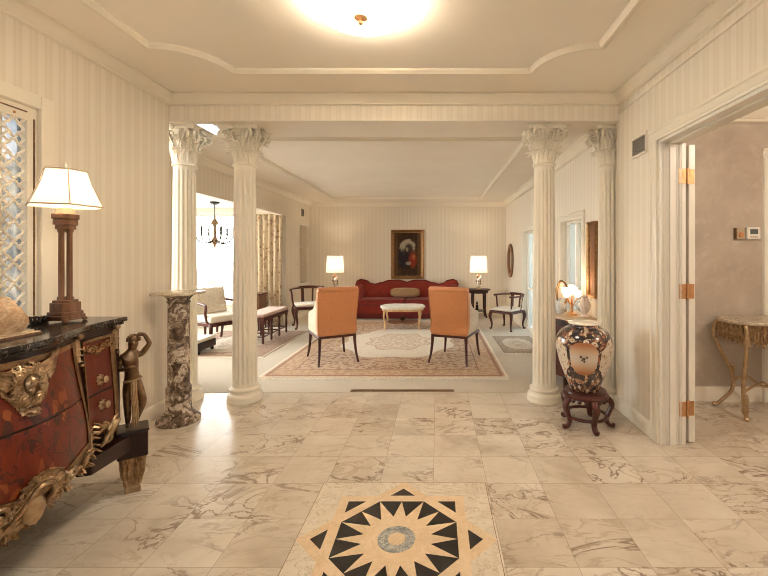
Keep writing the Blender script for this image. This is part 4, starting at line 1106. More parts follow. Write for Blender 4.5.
ap2.build('pierced_apron', 'gilt', t)
s = MB()
for sx_ in (-1, 1):
    for sy_ in (-1, 1): s.tube(spline([(sx_ * (.265 if sy_ > 0 else .40), .15 if sy_ > 0 else -.145, .22), (sx_ * .2, sy_ * .08, .27), (sx_ * .10, sy_ * .05, .20), (0, 0, .22)], 6), .010, 6)
s.lathe([(0, .19), (.03, .195), (.04, .22), (.02, .25), (.028, .28), (.012, .31), (0, .33)], 14)
s.build('stretcher', 'gold', t)
# floor register between carpet and marble
t = thing('floor_register', 'long narrow bronze floor register in the carpet edge', 'floor vent', (-.405, 3.82, .004))
MB().box(-.42, .57, -.028, .028, 0, .004).build('frame', 'register', t, smooth=False)
g = MB()
for k in range(32): g.box(-.405 + .03 * k, -.385 + .03 * k, -.018, .018, .004, .006)
g.build('slot', 'bronze', t, smooth=False)
# ------------------------------------------------------------------ rugs
def make_rug(name, label, cx, cy, hx, hy, mat, rz=0, fringe='y', z=.004):
    t = thing(name, label, 'rug', (cx, cy, z), rz)
    MB().box(-hx, hx, -hy, hy, 0, .010).build('pile', mat, t, smooth=False)
    rr = random.Random(4)
    n = int((hx if fringe == 'y' else hy) * 2 / .02)
    for s in (-1, 1):
        f = MB()
        for k in range(n):
            u = -1 + 2 * (k + .5) / n; L = .045 + .012 * rr.random(); d = .006 * rr.uniform(-1, 1)
            if fringe == 'y': f.box(hx * u - .007 + d, hx * u + .007 + d, s * hy if s > 0 else -hy - L, hy + L if s > 0 else -hy, 0, .004)
            else: f.box(s * hx if s > 0 else -hx - L, hx + L if s > 0 else -hx, hy * u - .007 + d, hy * u + .007 + d, 0, .004)
        f.build('fringe', 'white_seat', t, smooth=False)
    return t
M['rug_big'] = rug('pale_oriental_rug', 1.32, 1.78, (.56, .385, .235), (.26, .105, .042), (.76, .68, .56), (.42, .24, .12), .80, .98)
M['rug_bay'] = rug('brown_oriental_rug', .72, .88, (.36, .25, .165), (.20, .085, .045), (.56, .46, .34), (.28, .15, .085), .4, .7)
M['rug_small'] = rug('small_tribal_rug', .30, .56, (.36, .27, .18), (.16, .085, .05), (.56, .48, .37), (.25, .16, .10), .22, .36)
make_rug('oriental_rug', 'large pale oriental rug with cream centre medallion under the two armchairs', -.565, 5.98, 1.32, 1.78, 'rug_big', 0)
make_rug('oriental_rug', 'brown oriental rug by the bay window under the long bench', -2.92, 5.95, .72, .88, 'rug_bay', 0)
make_rug('oriental_rug', 'small rug with pale diamond by the glazed doors on the right', 1.17, 5.82, .30, .56, 'rug_small', 0)
zr = .022

# ------------------------------------------------------------------ pair of tan armchairs seen from behind
def make_armchair():
    t = thing('upholstered_armchair', '', 'armchair')
    zb_ = .335
    yb = lambda z: -.235 - .055 * ((z - zb_) / .56) ** 1.6          # back line leans away
    hw = lambda z: .236 + .022 * smooth((z - zb_) / .5)
    def back(u, q):
        z = lerp(zb_, .895, q); return (u * hw(z), yb(z) - .012 * (1 - u * u), z)
    # tan outside back
    b = MB().slab(lambda u, q: back(u, q), lambda u, q: (back(u, q)[0], back(u, q)[1] + .03, back(u, q)[2]), lin(-1, 1, 15), lin(0, .97, 15))
    b.build('back_panel', 'tan_fabric', t)
    pp = [back(-1, q) for q in lin(0, .97, 12)] + [back(u, .97) for u in lin(-.9, .9, 9)] + [back(1, q) for q in lin(.97, 0, 12)]
    MB().tube(pp, .006, 6).tube([back(u, 0) for u in lin(-1, 1, 9)], .006, 6).build('piping', 'tan_piping', t)
    # inside back with rolled top
    sec = [(-.25, .36), (-.14, .44), (-.15, .62), (-.185, .84), (-.19, .895), (-.225, .925), (-.275, .928), (-.312, .905), (-.312, .882), (-.285, .868), (-.262, .74), (-.235, .56)]
    ib = MB().prism(sec, -.256, .256, 'x'); ib.build('backrest', 'tan_fabric', t, bevel=.012, seg=3)
    st = MB().box(-.215, .215, -.20, .27, .375, .465); st.build('seat_cushion', 'cream_floral', t, bevel=.03, seg=3)
    MB().box(-.232, .232, -.22, .255, zb_ - .01, .375).build('seat_frame', 'cream_floral', t, bevel=.01)
    for s in (-1, 1):
        pr = [(-.215, .345), (.26, .345), (.268, .50), (.262, .565), (.235, .590), (.17, .600), (.06, .628), (-.05, .69), (-.13, .77), (-.19, .84), (-.235, .885), (-.262, .86), (-.25, .75), (-.232, .62), (-.215, .5)]
        x0, x1 = sorted((s * .19, s * .252))
        MB().prism(pr, x0, x1, 'x').build('arm', 'cream_floral', t, bevel=.020, seg=3)
    rail = MB()
    ro = [(-.245, -.255), (.245, -.255), (.262, .265), (-.262, .265)]; rail.prism(ro, zb_ - .022, zb_ + .008)
    rail.build('seat_rail', 'mahogany', t, bevel=.008)
    for sx_, sy_ in ((-1, -1), (1, -1), (-1, 1), (1, 1)):
        x, y = sx_ * .225, (-.238 if sy_ < 0 else .24)
        bend = -1 if sy_ < 0 else .55
        q = [(x, y, .33), (x + sx_ * .002, y + bend * .002, .25), (x + sx_ * .012, y + bend * .022, .12), (x + sx_ * .030, y + bend * .062, .001)]
        pts = spline(q, 6); MB().tube(pts, lin(.024, .013, len(pts)), 8).build('leg', 'mahogany', t)
    return t
g = 'tan backed armchairs facing the sofa'
ac = make_armchair(); ac['group'] = g; ac.scale = (.92, 1, .975)
ac.location = (-1.29, 4.92, zr); ac.rotation_euler = (0, 0, .52); ac['label'] = 'tan velvet backed armchair nearer the bay window, its cream left side showing'
dup(ac, (.225, 4.93, zr), -.36, 'tan velvet backed armchair nearer the glazed doors, its cream right side showing')

# ------------------------------------------------------------------ sofa
t = thing('sofa', 'dark red velvet camelback sofa against the far wall under the painting', 'sofa', (-.655, 8.44, zr))
W = 1.12
def camel(x):
    a = abs(x) / W
    P_ = [(0, .655), (.06, .680), (.16, .705), (.34, .700), (.50, .650), (.62, .615), (.70, .630), (.80, .700), (.90, .72), (.96, .695), (1.0, .60)]
    for (p, q), (r, s) in zip(P_, P_[1:]):
        if a <= r: return lerp(q, s, smooth((a - p) / (r - p)))
    return .62
xs = lin(-W, W, 61)
bk = MB().slab(lambda x, q: (x, lerp(.17, .28, q) - .05 * math.sin(q * PI), lerp(.22, camel(x) + .02, q)), lambda x, q: (x, .40, lerp(.22, camel(x) + .02, q)), xs, lin(0, 1, 12))
bk.build('backrest', 'red_velvet', t, bevel=.0)
MB().tube([(x, .29, camel(x) + .024) for x in xs], .016, 8).build('back_piping', 'red_dark', t)
MB().box(-W, W, -.36, .38, .075, .27).build('base', 'red_velvet', t, bevel=.012)
MB().box(-W - .004, W + .004, -.366, .38, .001, .10).build('skirt', 'red_dark', t, smooth=False)
for x0, x1 in ((-.91, -.005), (.005, .91)):
    o = MB().box(x0, x1, -.375, .20, .270, .375).build('seat_cushion', 'red_velvet', t, bevel=.035, seg=4)
    MB().tube([(x0 + .02, -.372, .368), (x1 - .02, -.372, .368)], .006, 6).tube([(x0 + .02, -.372, .278), (x1 - .02, -.372, .278)], .006, 6).build('piping', 'red_dark', o)
for s in (-1, 1):
    a = MB()
    def arm(u, q):
        y = lerp(-.34, .36, q); h = lerp(.40, .66, smooth(q * 1.15)); ang = u * 2 * PI
        return (s * (1.015 + .105 * math.copysign(abs(math.cos(ang)) ** .7, math.cos(ang))), y, lerp(.10, h, .5 + .5 * math.copysign(abs(math.sin(ang)) ** .6, math.sin(ang))))
    us = lin(0, 1, 25)[:-1]; vs_ = lin(0, 1, 9); v = [arm(u, q) for q in vs_ for u in us]; f = []
    for j in range(8):
        for i in range(24): k = (i + 1) % 24; f.append((j * 24 + i, j * 24 + k, (j + 1) * 24 + k, (j + 1) * 24 + i))
    f += [tuple(range(24)), tuple(8 * 24 + i for i in range(24))]
    a.add(v, f).build('arm', 'red_velvet', t, bevel=.01)
o = MB().ell((0, 0, 0), (.315, .065, .105), 24).build('lumbar_pillow', 'pillow', None, loc=(-.67, 8.46, zr + .485)); o.rotation_euler = (-.18, 0, 0)
for v in o.data.vertices:   # squared off cushion outline
    x, y, z = v.co
    v.co.x = math.copysign(.315 * (abs(x) / .315) ** .55, x) if abs(x) > 1e-6 else 0
    v.co.z = math.copysign(.100 * (abs(z) / .105) ** .6, z) if abs(z) > 1e-6 else 0
tag(o, 'long beige brocade lumbar pillow leaning on the red sofa', 'pillow')

# ------------------------------------------------------------------ coffee table with lobed top
t = thing('coffee_table', 'low coffee table with cream lobed top and blond legs before the sofa', 'coffee table', (-.60, 7.02, zr))
lob = []
for k in range(96):
    a = 2 * PI * k / 96; r = 1 - .10 * (abs(math.cos(a + PI / 2)) ** 14) + .02 * math.cos(10 * a)
    lob.append((.385 * r * math.copysign(abs(math.cos(a)) ** .75, math.cos(a)), .30 * r * math.copysign(abs(math.sin(a)) ** .85, math.sin(a))))
MB().prism(lob, .352, .395).build('top', 'white_seat', t, bevel=.012, seg=3)
MB().prism([(x * .93, y * .92) for x, y in lob], .315, .352).build('apron', 'blond_wood', t)
for sx_, sy_ in ((-1, -1), (1, -1), (-1, 1), (1, 1)):
    q = [(sx_ * .29, sy_ * .20, .33), (sx_ * .305, sy_ * .21, .22), (sx_ * .285, sy_ * .20, .10), (sx_ * .30, sy_ * .21, .001)]
    MB().tube(spline(q, 5), lin(.022, .012, 16), 8).build('leg', 'blond_wood', t)
MB().prism([(x * .72, y * .66) for x, y in lob], .100, .118).build('shelf', 'red_box', t, bevel=.003)
bt = MB().prism([(.03 * math.cos(a), .03 * math.sin(a)) for a in lin(0, 2 * PI, 17)[:-1]], 0, .01).lathe([(0, .01), (.045, .03), (.05, .06), (.03, .085), (.012, .095), (0, .1)], 20)
o = bt.build('lidded_bowl', 'dark_wood', None, loc=(-.60, 7.0, zr + .1185)); tag(o, 'small dark lidded bowl on the shelf of the cream coffee table', 'bowl')

# ------------------------------------------------------------------ painting over the sofa
t = thing('framed_painting', 'dark oil painting in wide gilded frame on the wall above the red sofa', 'painting', (-.655, LY, 1.315))
w, h = .365, .545
fr = MB()
fp = [(0, 0), (.060, 0), (.056, .012), (.045, .022), (.030, .030), (.012, .042), (0, .040)]
def frame_sweep(w, h, prof):
    mb = MB(); v = []; n = len(prof); f = []
    for sx_, sz_ in ((-1, -1), (1, -1), (1, 1), (-1, 1)):
        for q, d in prof: v.append((sx_ * (w - q), -d, sz_ * (h - q)))
    for i in range(4):
        j = (i + 1) % 4
        for k in range(n): l = (k + 1) % n; f.append((i * n + k, i * n + l, j * n + l, j * n + k))
    return mb.add(v, f)
frame_sweep(w, h, fp).build('frame', 'gold_frame', t, angle=25)
def painting_mat():
    t = NT('old_oil_painting'); p = t.pos(); x, y, z = t.xyz(p)
    nz = t.noise(p, 9, 5); n2 = t.noise(p, 22, 4)
    c = t.ramp(nz, [(.3, (.020, .010, .006)), (.55, (.050, .025, .014)), (.75, (.10, .05, .025))])
    def blob(cx, cz, a, b, col, c, k=.75, soft=.3):
        d = t.math('SQRT', t.math('ADD', t.math('POWER', t.math('DIVIDE', t.math('SUBTRACT', x, cx), a), 2.0), t.math('POWER', t.math('DIVIDE', t.math('SUBTRACT', z, cz), b), 2.0)))
        d = t.math('ADD', d, t.math('MULTIPLY', t.math('SUBTRACT', n2, .5), .7))
        return t.mix(t.math('MULTIPLY', t.math('SUBTRACT', 1.0, t.step(d, 1 - soft, 1 + soft)), k), c, col)
    c = blob(.0, .16, .17, .17, (.42, .36, .25), c, .9, .12)          # pale arched opening
    c = blob(.03, .08, .10, .16, (.022, .012, .010), c, .95)           # dark mass
    c = blob(-.09, -.10, .12, .22, (.018, .014, .018), c, .9)
    c = blob(.12, -.12, .085, .17, (.24, .035, .015), c, .95)          # red drapery
    c = blob(.14, -.06, .035, .06, (.40, .12, .05), c, .8)
    c = blob(-.01, .11, .030, .045, (.36, .28, .19), c, .7)
    c = blob(.02, -.20, .055, .040, (.40, .30, .20), c, .7)
    edge = t.step(t.math('ABSOLUTE', x), .20, .24)
    c = t.mix(t.math('MULTIPLY', edge, .7), c, (.13, .065, .025))
    t.bsdf(c, .6, spec=.12); return t.m
M['painting'] = painting_mat()
MB().box(-w + .05, w - .05, -.014, -.004, -h + .05, h - .05).build('canvas', 'painting', t, smooth=False)
frame_sweep(w - .058, h - .058, [(0, .004), (.012, .004), (.010, .018), (0, .022)]).build('liner', 'brass', t, smooth=False)

# ------------------------------------------------------------------ side tables and lamps
def make_side_table():
    t = thing('side_table', '', 'side table')
    MB().lathe([(0, .560), (.22, .560), (.235, .568), (.238, .582), (.230, .592), (0, .592)], 32, sx=1.05, sy=.92).build('top', 'dark_wood', t)
    MB().lathe([(0, .505), (.19, .505), (.195, .56), (0, .56)], 32, sx=1.05, sy=.92).build('apron', 'dark_wood', t)
    for k in range(4):
        a = PI / 4 + PI / 2 * k; c_, s_ = math.cos(a), math.sin(a)
        pts = spline([(c_ * .17, s_ * .15, .53), (c_ * .175, s_ * .155, .30), (c_ * .18, s_ * .16, .12), (c_ * .215, s_ * .19, .001)], 5)
        MB().tube(pts, lin(.026, .017, len(pts)), 8).build('leg', 'dark_wood', t)
    MB().lathe([(0, .135), (.15, .135), (.155, .142), (.15, .150), (0, .150)], 28, sx=1.05, sy=.92).build('shelf', 'dark_wood', t)
    return t
sg = 'round dark side tables flanking the sofa'
sr = make_side_table(); sr.location = (.865, 8.33, .0045); sr['group'] = sg; sr['label'] = 'dark round side table with low shelf, right of the red sofa'
dup(sr, (-2.15, 8.36, .0045), 0, 'dark round side table under a lamp, mostly hidden behind the tan armchair')
def make_lamp():
    t = thing('porcelain_lamp', '', 'lamp')
    MB().lathe([(0, 0), (.060, 0), (.062, .012), (.050, .020), (.044, .034), (0, .034)], 20).build('foot', 'gold', t)
    V = [(0, 0, .075, .036), (.005, 0, .13, .034), (0, 0, .185, .026), (.004, -.004, .225, .026), (-.03, -.01, .17, .014), (-.052, -.02, .215, .012), (.034, -.01, .16, .014), (.050, -.025, .115, .012), (-.012, -.01, .04, .026), (.018, .0, .04, .026)]
    skin('figurine', V, [(0, 1), (1, 2), (2, 3), (2, 4), (4, 5), (2, 6), (6, 7), (0, 8), (0, 9)], 'porcelain', t, 2)
    fl = MB(); rr = random.Random(2)
    for k in range(16): a = rr.uniform(0, 2 * PI); fl.ell((.045 * math.cos(a), .045 * math.sin(a), rr.uniform(.05, .27)), rr.uniform(.010, .019), 7)
    fl.build('flowers', 'pink_china', t)
    fl = MB()
    for k in range(10): a = rr.uniform(0, 2 * PI); fl.ell((.042 * math.cos(a), .042 * math.sin(a), rr.uniform(.05, .27)), rr.uniform(.012, .020), 7)
    fl.build('leaves', 'bronze', t)
    MB().lathe([(.012, .23), (.012, .30), (.006, .31), (.006, .36), (0, .36)], 10).build('stem', 'brass', t)
    sh = MB(); sh.lathe([(.182, .335), (.160, .690)], 40, cap=False); sh.build('shade', 'drum', t, solid=.003)
    MB().tube([(.183 * math.cos(a), .183 * math.sin(a), .336) for a in lin(0, 2 * PI, 41)[:-1]], .003, 5, closed=True).tube([(.161 * math.cos(a), .161 * math.sin(a), .689) for a in lin(0, 2 * PI, 41)[:-1]], .003, 5, closed=True).build('shade_trim', 'shade_trim', t)
    return t
lg = 'porcelain figurine lamps on the side tables'
lr = make_lamp(); lr.location = (.865, 8.33, .597); lr['group'] = lg; lr['label'] = 'lit drum shade figurine lamp on the dark side table right of the sofa'
dup(lr, (-2.13, 8.36, .597), .8, 'lit drum shade figurine lamp on the side table behind the left tan armchair')
b = MB().lathe([(0, 0), (.030, 0), (.034, .02), (.026, .05), (.030, .08), (.020, .11), (.012, .12), (.020, .14), (.022, .155), (.010, .175), (0, .18)], 18)
o = b.build('dark_figurine', 'black_iron', None, loc=(.83, 8.30, .155)); tag(o, 'small dark figurine on the low shelf of the right side table', 'figurine')

# ------------------------------------------------------------------ corner chairs
def make_corner_chair(white=True):
    t = thing('corner_chair', '', 'chair')
    MB().prism([(.24 * q[0], .24 * q[1]) for q in ((-1, -1), (1, -1), (1, 1), (-1, 1))], .335, .385).build('seat_rail', 'mahogany', t, bevel=.01)
    MB().box(-.225, .225, -.225, .225, .385, .435).build('seat_cushion', 'white_seat', t, bevel=.022, seg=3)
    arc = [(.295 * math.cos(a), .295 * math.sin(a)) for a in lin(-PI * .28, PI * .78 + PI * .5 - PI * .28 + .0, 25)]
    MB().tube([(x, y, .675 + .012 * math.sin(i / 24 * PI)) for i, (x, y) in enumerate(arc)], [.024] * 2 + [.020] * 21 + [.026] * 2, 8, flat=.8).build('arm_rail', 'mahogany', t)
    MB().tube([(x * 1.01, y * 1.01, .705) for x, y in arc[7:18]], .018, 8).build('crest', 'mahogany', t)
    for i in (1, 8, 12, 16, 23):
        x, y = arc[i]
        pts = spline([(x * .82, y * .82, .37), (x * .90, y * .90, .48), (x * .93, y * .93, .58), (x, y, .68)], 5)
        if i in (8, 16): MB().tube(pts, .030, 8, flat=.3, up=(x, y, 0)).build('splat', 'mahogany', t)
        else: MB().tube(pts, .016, 8).build('post', 'mahogany', t)
    for a in (-PI / 4, PI / 4, 3 * PI / 4, 5 * PI / 4):
        c_, s_ = math.cos(a), math.sin(a)
        pts = spline([(c_ * .305, s_ * .305, .36), (c_ * .33, s_ * .33, .27), (c_ * .295, s_ * .295, .12), (c_ * .305, s_ * .305, .03), (c_ * .335, s_ * .335, .012)], 5)
        rs = [lerp(.034, .014, smooth(i / 14)) if i < 15 else lerp(.014, .022, (i - 14) / 6) for i in range(len(pts))]
        MB().tube(pts, rs, 8).build('leg', 'mahogany', t)
    return t
cg2 = 'dark wood corner chairs with white seats'
cc = make_corner_chair(); cc['group'] = cg2; cc.location = (-2.33, 7.23, .004); cc.rotation_euler = (0, 0, .45)
cc['label'] = 'dark wood round backed corner chair with white seat by the long drapes'
dup(cc, (1.235, 7.02, .004), -.75, 'dark wood round backed corner chair with white seat by the glazed doors').scale = (.93, .93, .86)

# ------------------------------------------------------------------ oval mirror on the right wall
t = thing('oval_mirror', 'oval mirror in brown wooden frame on the right living room wall', 'mirror', (XR, 8.25, 1.185))
ring = [(-.02, .235 * math.cos(a), .31 * math.sin(a)) for a in lin(0, 2 * PI, 49)[:-1]]
MB().tube(ring, .042, 8, closed=True, flat=.6).build('frame', 'red_box', t)
MB().prism([(.23 * math.cos(a), .305 * math.sin(a)) for a in lin(0, 2 * PI, 41)[:-1]], -.012, -.001, 'x').build('glass', 'mirror', t, smooth=False)

# ------------------------------------------------------------------ console group on the right wall behind the vase
t = thing('serpentine_commode', 'dark serpentine cabinet with tan top against the right wall behind the vase', 'cabinet', (XR, 4.11, .004))
def sp_out(k):
    o = [(-.004, -.30 * k)]
    for u in lin(-1, 1, 25): o.append((-(.33 + .045 * math.cos(u * PI)) * k, .30 * u * k))
    return o + [(-.004, .30 * k)]
MB().prism(sp_out(1.03), .665, .695).build('top', 'tan_marble', t, bevel=.005)
MB().prism(sp_out(.97), .10, .665).build('body', 'mahogany', t)
MB().prism(sp_out(1.0), .60, .640).build('molding', 'dark_wood', t, bevel=.006)
for z0, z1 in ((.12, .34), (.36, .58)):
    d = MB().slab(lambda u, q: (-(.33 + .045 * math.cos(u * PI)) * .97 - .008, .255 * u, lerp(z0, z1, q)), lambda u, q: (-(.33 + .045 * math.cos(u * PI)) * .97 + .01, .255 * u, lerp(z0, z1, q)), lin(-1, 1, 17), [0, 1]).build('drawer', 'mahogany', t)
    MB().tube([(-.385, -.06, (z0 + z1) / 2), (-.400, -.05, (z0 + z1) / 2 - .02), (-.400, .05, (z0 + z1) / 2 - .02), (-.385, .06, (z0 + z1) / 2)], .006, 6).build('handle', 'brass', d)
for x, y in ((-.29, -.27), (-.29, .27), (-.04, -.27), (-.04, .27)): MB().tube([(x, y, .12), (x * 1.05, y * 1.04, .001)], [.030, .018], 8).build('foot', 'dark_wood', t)
zt = .7
t = thing('blossom_lamp', 'glowing lamp with cluster of glass blossom shades on the serpentine cabinet', 'lamp', (1.345, 4.00, zt))
MB().lathe([(0, 0), (.055, 0), (.05, .015), (.02, .03), (.012, .06), (.010, .16), (0, .16)], 18).build('base', 'brass', t)
s_ = MB(); rr = random.Random(8); fl = []
for k in range(7):
    a = 2 * PI * k / 7; r = .055 if k else .0; z = .205 + .03 * (k % 2)
    e = (.062 * math.cos(a), .062 * math.sin(a), z) if k < 6 else (0, 0, .26)
    s_.tube(spline([(0, 0, .06 + .01 * k), (e[0] * .6, e[1] * .6, .14), (e[0], e[1], e[2] - .03)], 5), .0045, 6); fl.append(e)
s_.build('stem', 'brass', t)
for e in fl:
    MB().lathe([(.010, -.03), (.030, -.012), (.036, .012), (.028, .030), (.036, .038)], 18, tr(*e), cap=False, rf=lambda a, z: 1 + .10 * math.cos(6 * a)).build('glass_shade', 'flower_glass', t, solid=.002)
t = thing('standing_mirror', 'small upright mirror in carved silver-brown frame on the serpentine cabinet', 'mirror', (1.34, 4.28, zt), .25)
ring = [(.065 * math.cos(a), 0, .19 + .13 * math.sin(a) * (1 + .08 * math.cos(3 * a))) for a in lin(0, 2 * PI, 41)[:-1]]
MB().tube(ring, .012, 8, closed=True).lathe([(0, 0), (.05, 0), (.045, .012), (.014, .022), (.010, .06), (0, .06)], 16).build('frame', 'gold_frame', t)
MB().prism([(.062 * math.cos(a), .19 + .125 * math.sin(a)) for a in lin(0, 2 * PI, 33)[:-1]], -.003, .003, 'y').build('glass', 'mirror', t, smooth=False)
b = MB().lathe([(0, 0), (.028, 0), (.045, .04), (.050, .08), (.036, .12), (.018, .14), (.022, .155), (.018, .155), (0, .15)], 22)
o = b.build('blue_white_jar', 'blue_china', None, loc=(1.27, 4.12, zt)); tag(o, 'blue and white porcelain jar beside the glowing blossom lamp', 'jar')
b = MB().lathe([(0, 0), (.035, 0), (.038, .01), (.022, .03), (.050, .08), (.055, .12), (.038, .165), (.030, .19), (.04, .205), (.034, .205), (0, .19)], 22)
o = b.build('pink_white_vase', 'pink_china', None, loc=(1.43, 3.87, zt)); tag(o, 'pink and white porcelain vase on the cabinet corner near the column', 'vase')
t = thing('wall_picture', 'tall narrow brown gilded frame on the right wall above the serpentine cabinet', 'picture frame', (XR, 3.905, 1.255))
def fsx(w, h, prof):
    v = []; n = len(prof); f = []
    for sy_, sz_ in ((-1, -1), (1, -1), (1, 1), (-1, 1)):
        for q, d in prof: v.append((-d, sy_ * (w - q), sz_ * (h - q)))
    for i in range(4):
        j = (i + 1) % 4
        for k in range(n): l = (k + 1) % n; f.append((i * n + k, i * n + l, j * n + l, j * n + k))
    return MB().add(v, f)
fsx(.105, .37, [(0, 0), (.035, 0), (.032, .015), (.02, .028), (0, .035)]).build('frame', 'gold_frame', t, angle=25)
MB().box(-.010, -.001, -.072, .072, -.337, .337).build('panel', 'red_box', t, smooth=False)
t = thing('floor_candlestick', 'slim dark turned stand with gilt collars by the cabinet, beside the column', 'stand', (1.315, 4.52, .004))
MB().lathe([(0, 0), (.075, 0), (.07, .02), (.03, .04), (.018, .08), (0, .08)], 18).build('base', 'dark_wood', t)
MB().lathe([(.014, .07), (.022, .2), (.014, .3), (.026, .42), (.016, .5), (.024, .62), (.014, .7), (.020, .85), (.030, .90), (.012, .92), (0, .92)], 14).build('shaft', 'dark_wood', t)
MB().lathe([(.024, .29), (.028, .31), (.024, .33)], 14).lathe([(.028, .69), (.032, .71), (.024, .73)], 14).lathe([(.03, .89), (.034, .91), (.02, .93)], 14).build('collar', 'brass', t)

# ------------------------------------------------------------------ bay window group
t = thing('chandelier', 'small dark crystal chandelier with candle arms hanging before the bay window', 'chandelier', (-3.64, 6.55, ZB))
MB().lathe([(0, 0), (.075, 0), (.07, -.025), (.03, -.045), (.01, -.05), (0, -.05)], 20).build('ceiling_rose', 'black_iron', t)
MB().tube([(0, 0, -.04), (0, 0, -.30)], .007, 6).build('chain', 'black_iron', t)
MB().lathe([(0, -.28), (.02, -.285), (.055, -.33), (.06, -.36), (.03, -.38), (.016, -.42), (.028, -.50), (.018, -.56), (.05, -.62), (.055, -.66), (.02, -.70), (.008, -.74), (0, -.76)], 16).build('stem', 'bronze', t)
for k in range(6):
    a = 2 * PI * k / 6 + .3; c_, s_ = math.cos(a), math.sin(a)
    ar = MB().tube(spline([(.03 * c_, .03 * s_, -.62), (.12 * c_, .12 * s_, -.68), (.23 * c_, .23 * s_, -.64), (.275 * c_, .275 * s_, -.55)], 6), .011, 6).lathe([(0, 0), (.034, .006), (.032, .012), (0, .010)], 12, tr(.275 * c_, .275 * s_, -.55)).build('arm', 'black_iron', t)
    MB().lathe([(.017, 0), (.017, .11), (.006, .135), (0, .14)], 8, tr(.275 * c_, .275 * s_, -.54)).build('candle', 'black_iron', ar)
    cr = MB().tube(spline([(.05 * c_, .05 * s_, -.36), (.12 * c_, .12 * s_, -.48), (.22 * c_, .22 * s_, -.60)], 6), .005, 5)
    for q in range(3): cr.ell((.275 * c_ * (.5 + .2 * q), .275 * s_ * (.5 + .2 * q), -.72 + .02 * q), (.010, .010, .022), 6)
    cr.build('crystal_string', 'crystal', ar)
def drape(name, label, x0, x1, y, z0, z1, n):
    t = thing(name, label, 'drape', ((x0 + x1) / 2, y, 0)); w = (x1 - x0) / 2
    f = lambda u, z: (u * w * (1 - .10 * math.sin(PI * smooth((z - z0) / (z1 - z0))) * .6), .045 * math.sin(u * n * PI) * (1 - .35 * (z - z0) / (z1 - z0)) + .010 * math.sin(u * 31 + z * 2), z)
    MB().grid(f, lin(-1, 1, n * 10 + 1), lin(z0, z1, 14)).build('curtain_panel', 'drape', t, solid=.006, angle=80)
    h = MB()
    h.grid(lambda u, z: (u * w, .030 * math.sin(u * n * PI) - .006, z), lin(-1, 1, n * 10 + 1), lin(z1 - .10, z1, 3)).build('pleated_heading', 'drape', t, solid=.012, angle=80)
    return t
drape('window_drape', 'floor length floral drape hanging at the edge of the bay window', -3.45, -2.84, 7.36, .02, 2.05, 6)
t = thing('curtain_rod', 'cream curtain rod along the top of the bay window', 'curtain rod', (-3.2, 7.36, 2.075))
MB().tube([(-1.3, 0, 0), (.38, 0, 0)], .014, 10).build('pole', 'trim', t)
for x in (-1.25, -.3, .36): MB().box(x - .008, x + .008, 0, .14, -.006, .006).build('bracket', 'trim', t, smooth=False)
# tufted armchair facing the room
t = thing('tufted_armchair', 'cream upholstered open armchair with dark wood arms before the bay window', 'armchair', (-3.27, 5.94, zr), -2.1); t.scale = (.88, .88, .93)
# local: faces +y
sec = [(-.22, .40), (-.12, .44), (-.16, .62), (-.20, .80), (-.23, .85), (-.30, .84), (-.32, .78), (-.28, .60), (-.24, .44)]
bk = MB().prism(sec, -.27, .27, 'x'); bk.build('backrest', 'tufted', t, bevel=.055, seg=4)
bt_ = MB()
for i in range(4):
    for j in range(3): bt_.ell((-.18 + .12 * i + (.06 if j == 1 else 0) - .02, -.148 - .022 * j, .54 + .10 * j), .012, 8)
bt_.build('tufting_button', 'white_seat', t)
MB().box(-.28, .28, -.22, .30, .335, .44).build('seat_cushion', 'white_seat', t, bevel=.035, seg=3)
MB().box(-.275, .275, -.23, .29, .275, .335).build('seat_rail', 'mahogany', t, bevel=.01)
for s in (-1, 1):
    MB().tube(spline([(s * .27, -.24, .64), (s * .30, -.05, .63), (s * .30, .14, .615), (s * .30, .20, .58), (s * .29, .17, .46), (s * .28, .21, .33)], 6), .021, 8).build('arm', 'mahogany', t)
    MB().tube(spline([(s * .26, .27, .32), (s * .275, .30, .22), (s * .26, .27, .10), (s * .265, .29, .012)], 5), lin(.036, .018, 16), 8).build('leg', 'mahogany', t)
    MB().tube([(s * .25, -.22, .32), (s * .26, -.30, .001)], [.026, .018], 8).build('leg', 'mahogany', t)
# bench and low stool
t = thing('long_bench', 'long dark wood bench with rose padded seat on the bay rug', 'bench', (-2.64, 6.18, zr))
MB().box(-.165, .165, -.46, .46, .375, .425).build('padded_seat', 'rose_seat', t, bevel=.018, seg=3)
MB().box(-.170, .170, -.47, .47, .325, .375).build('seat_frame', 'mahogany', t, bevel=.006)
for y in (-.44, -.15, .15, .44):
    for x in (-.145, .145): MB().lathe([(.014, .001), (.018, .03), (.015, .06), (.020, .16), (.014, .25), (.022, .30), (.022, .34)], 10, tr(x, y, 0)).build('leg', 'mahogany', t)
s = MB()
for y in (-.44, -.15, .15, .44): s.tube([(-.145, y, .10), (.145, y, .10)], .010, 6)
for x in (-.145, .145): s.tube([(x, -.44, .10), (x, .44, .10)], .010, 6)
s.build('stretcher', 'mahogany', t)
t = thing('footstool', 'low black footstool with white top behind the marble pedestal', 'footstool', (-3.36, 5.30, zr - .006))
MB().box(-.32, .32, -.19, .19, .150, .195).build('padded_top', 'white_seat', t, bevel=.015, seg=3)
MB().box(-.325, .325, -.195, .195, .05, .150).build('frame', 'ebony', t, bevel=.006)
for sx_ in (-1, 1):
    for sy_ in (-1, 1): MB().lathe([(.016, .001), (.024, .02), (.018, .05)], 10, tr(sx_ * .29, sy_ * .16, 0)).build('foot', 'ebony', t)
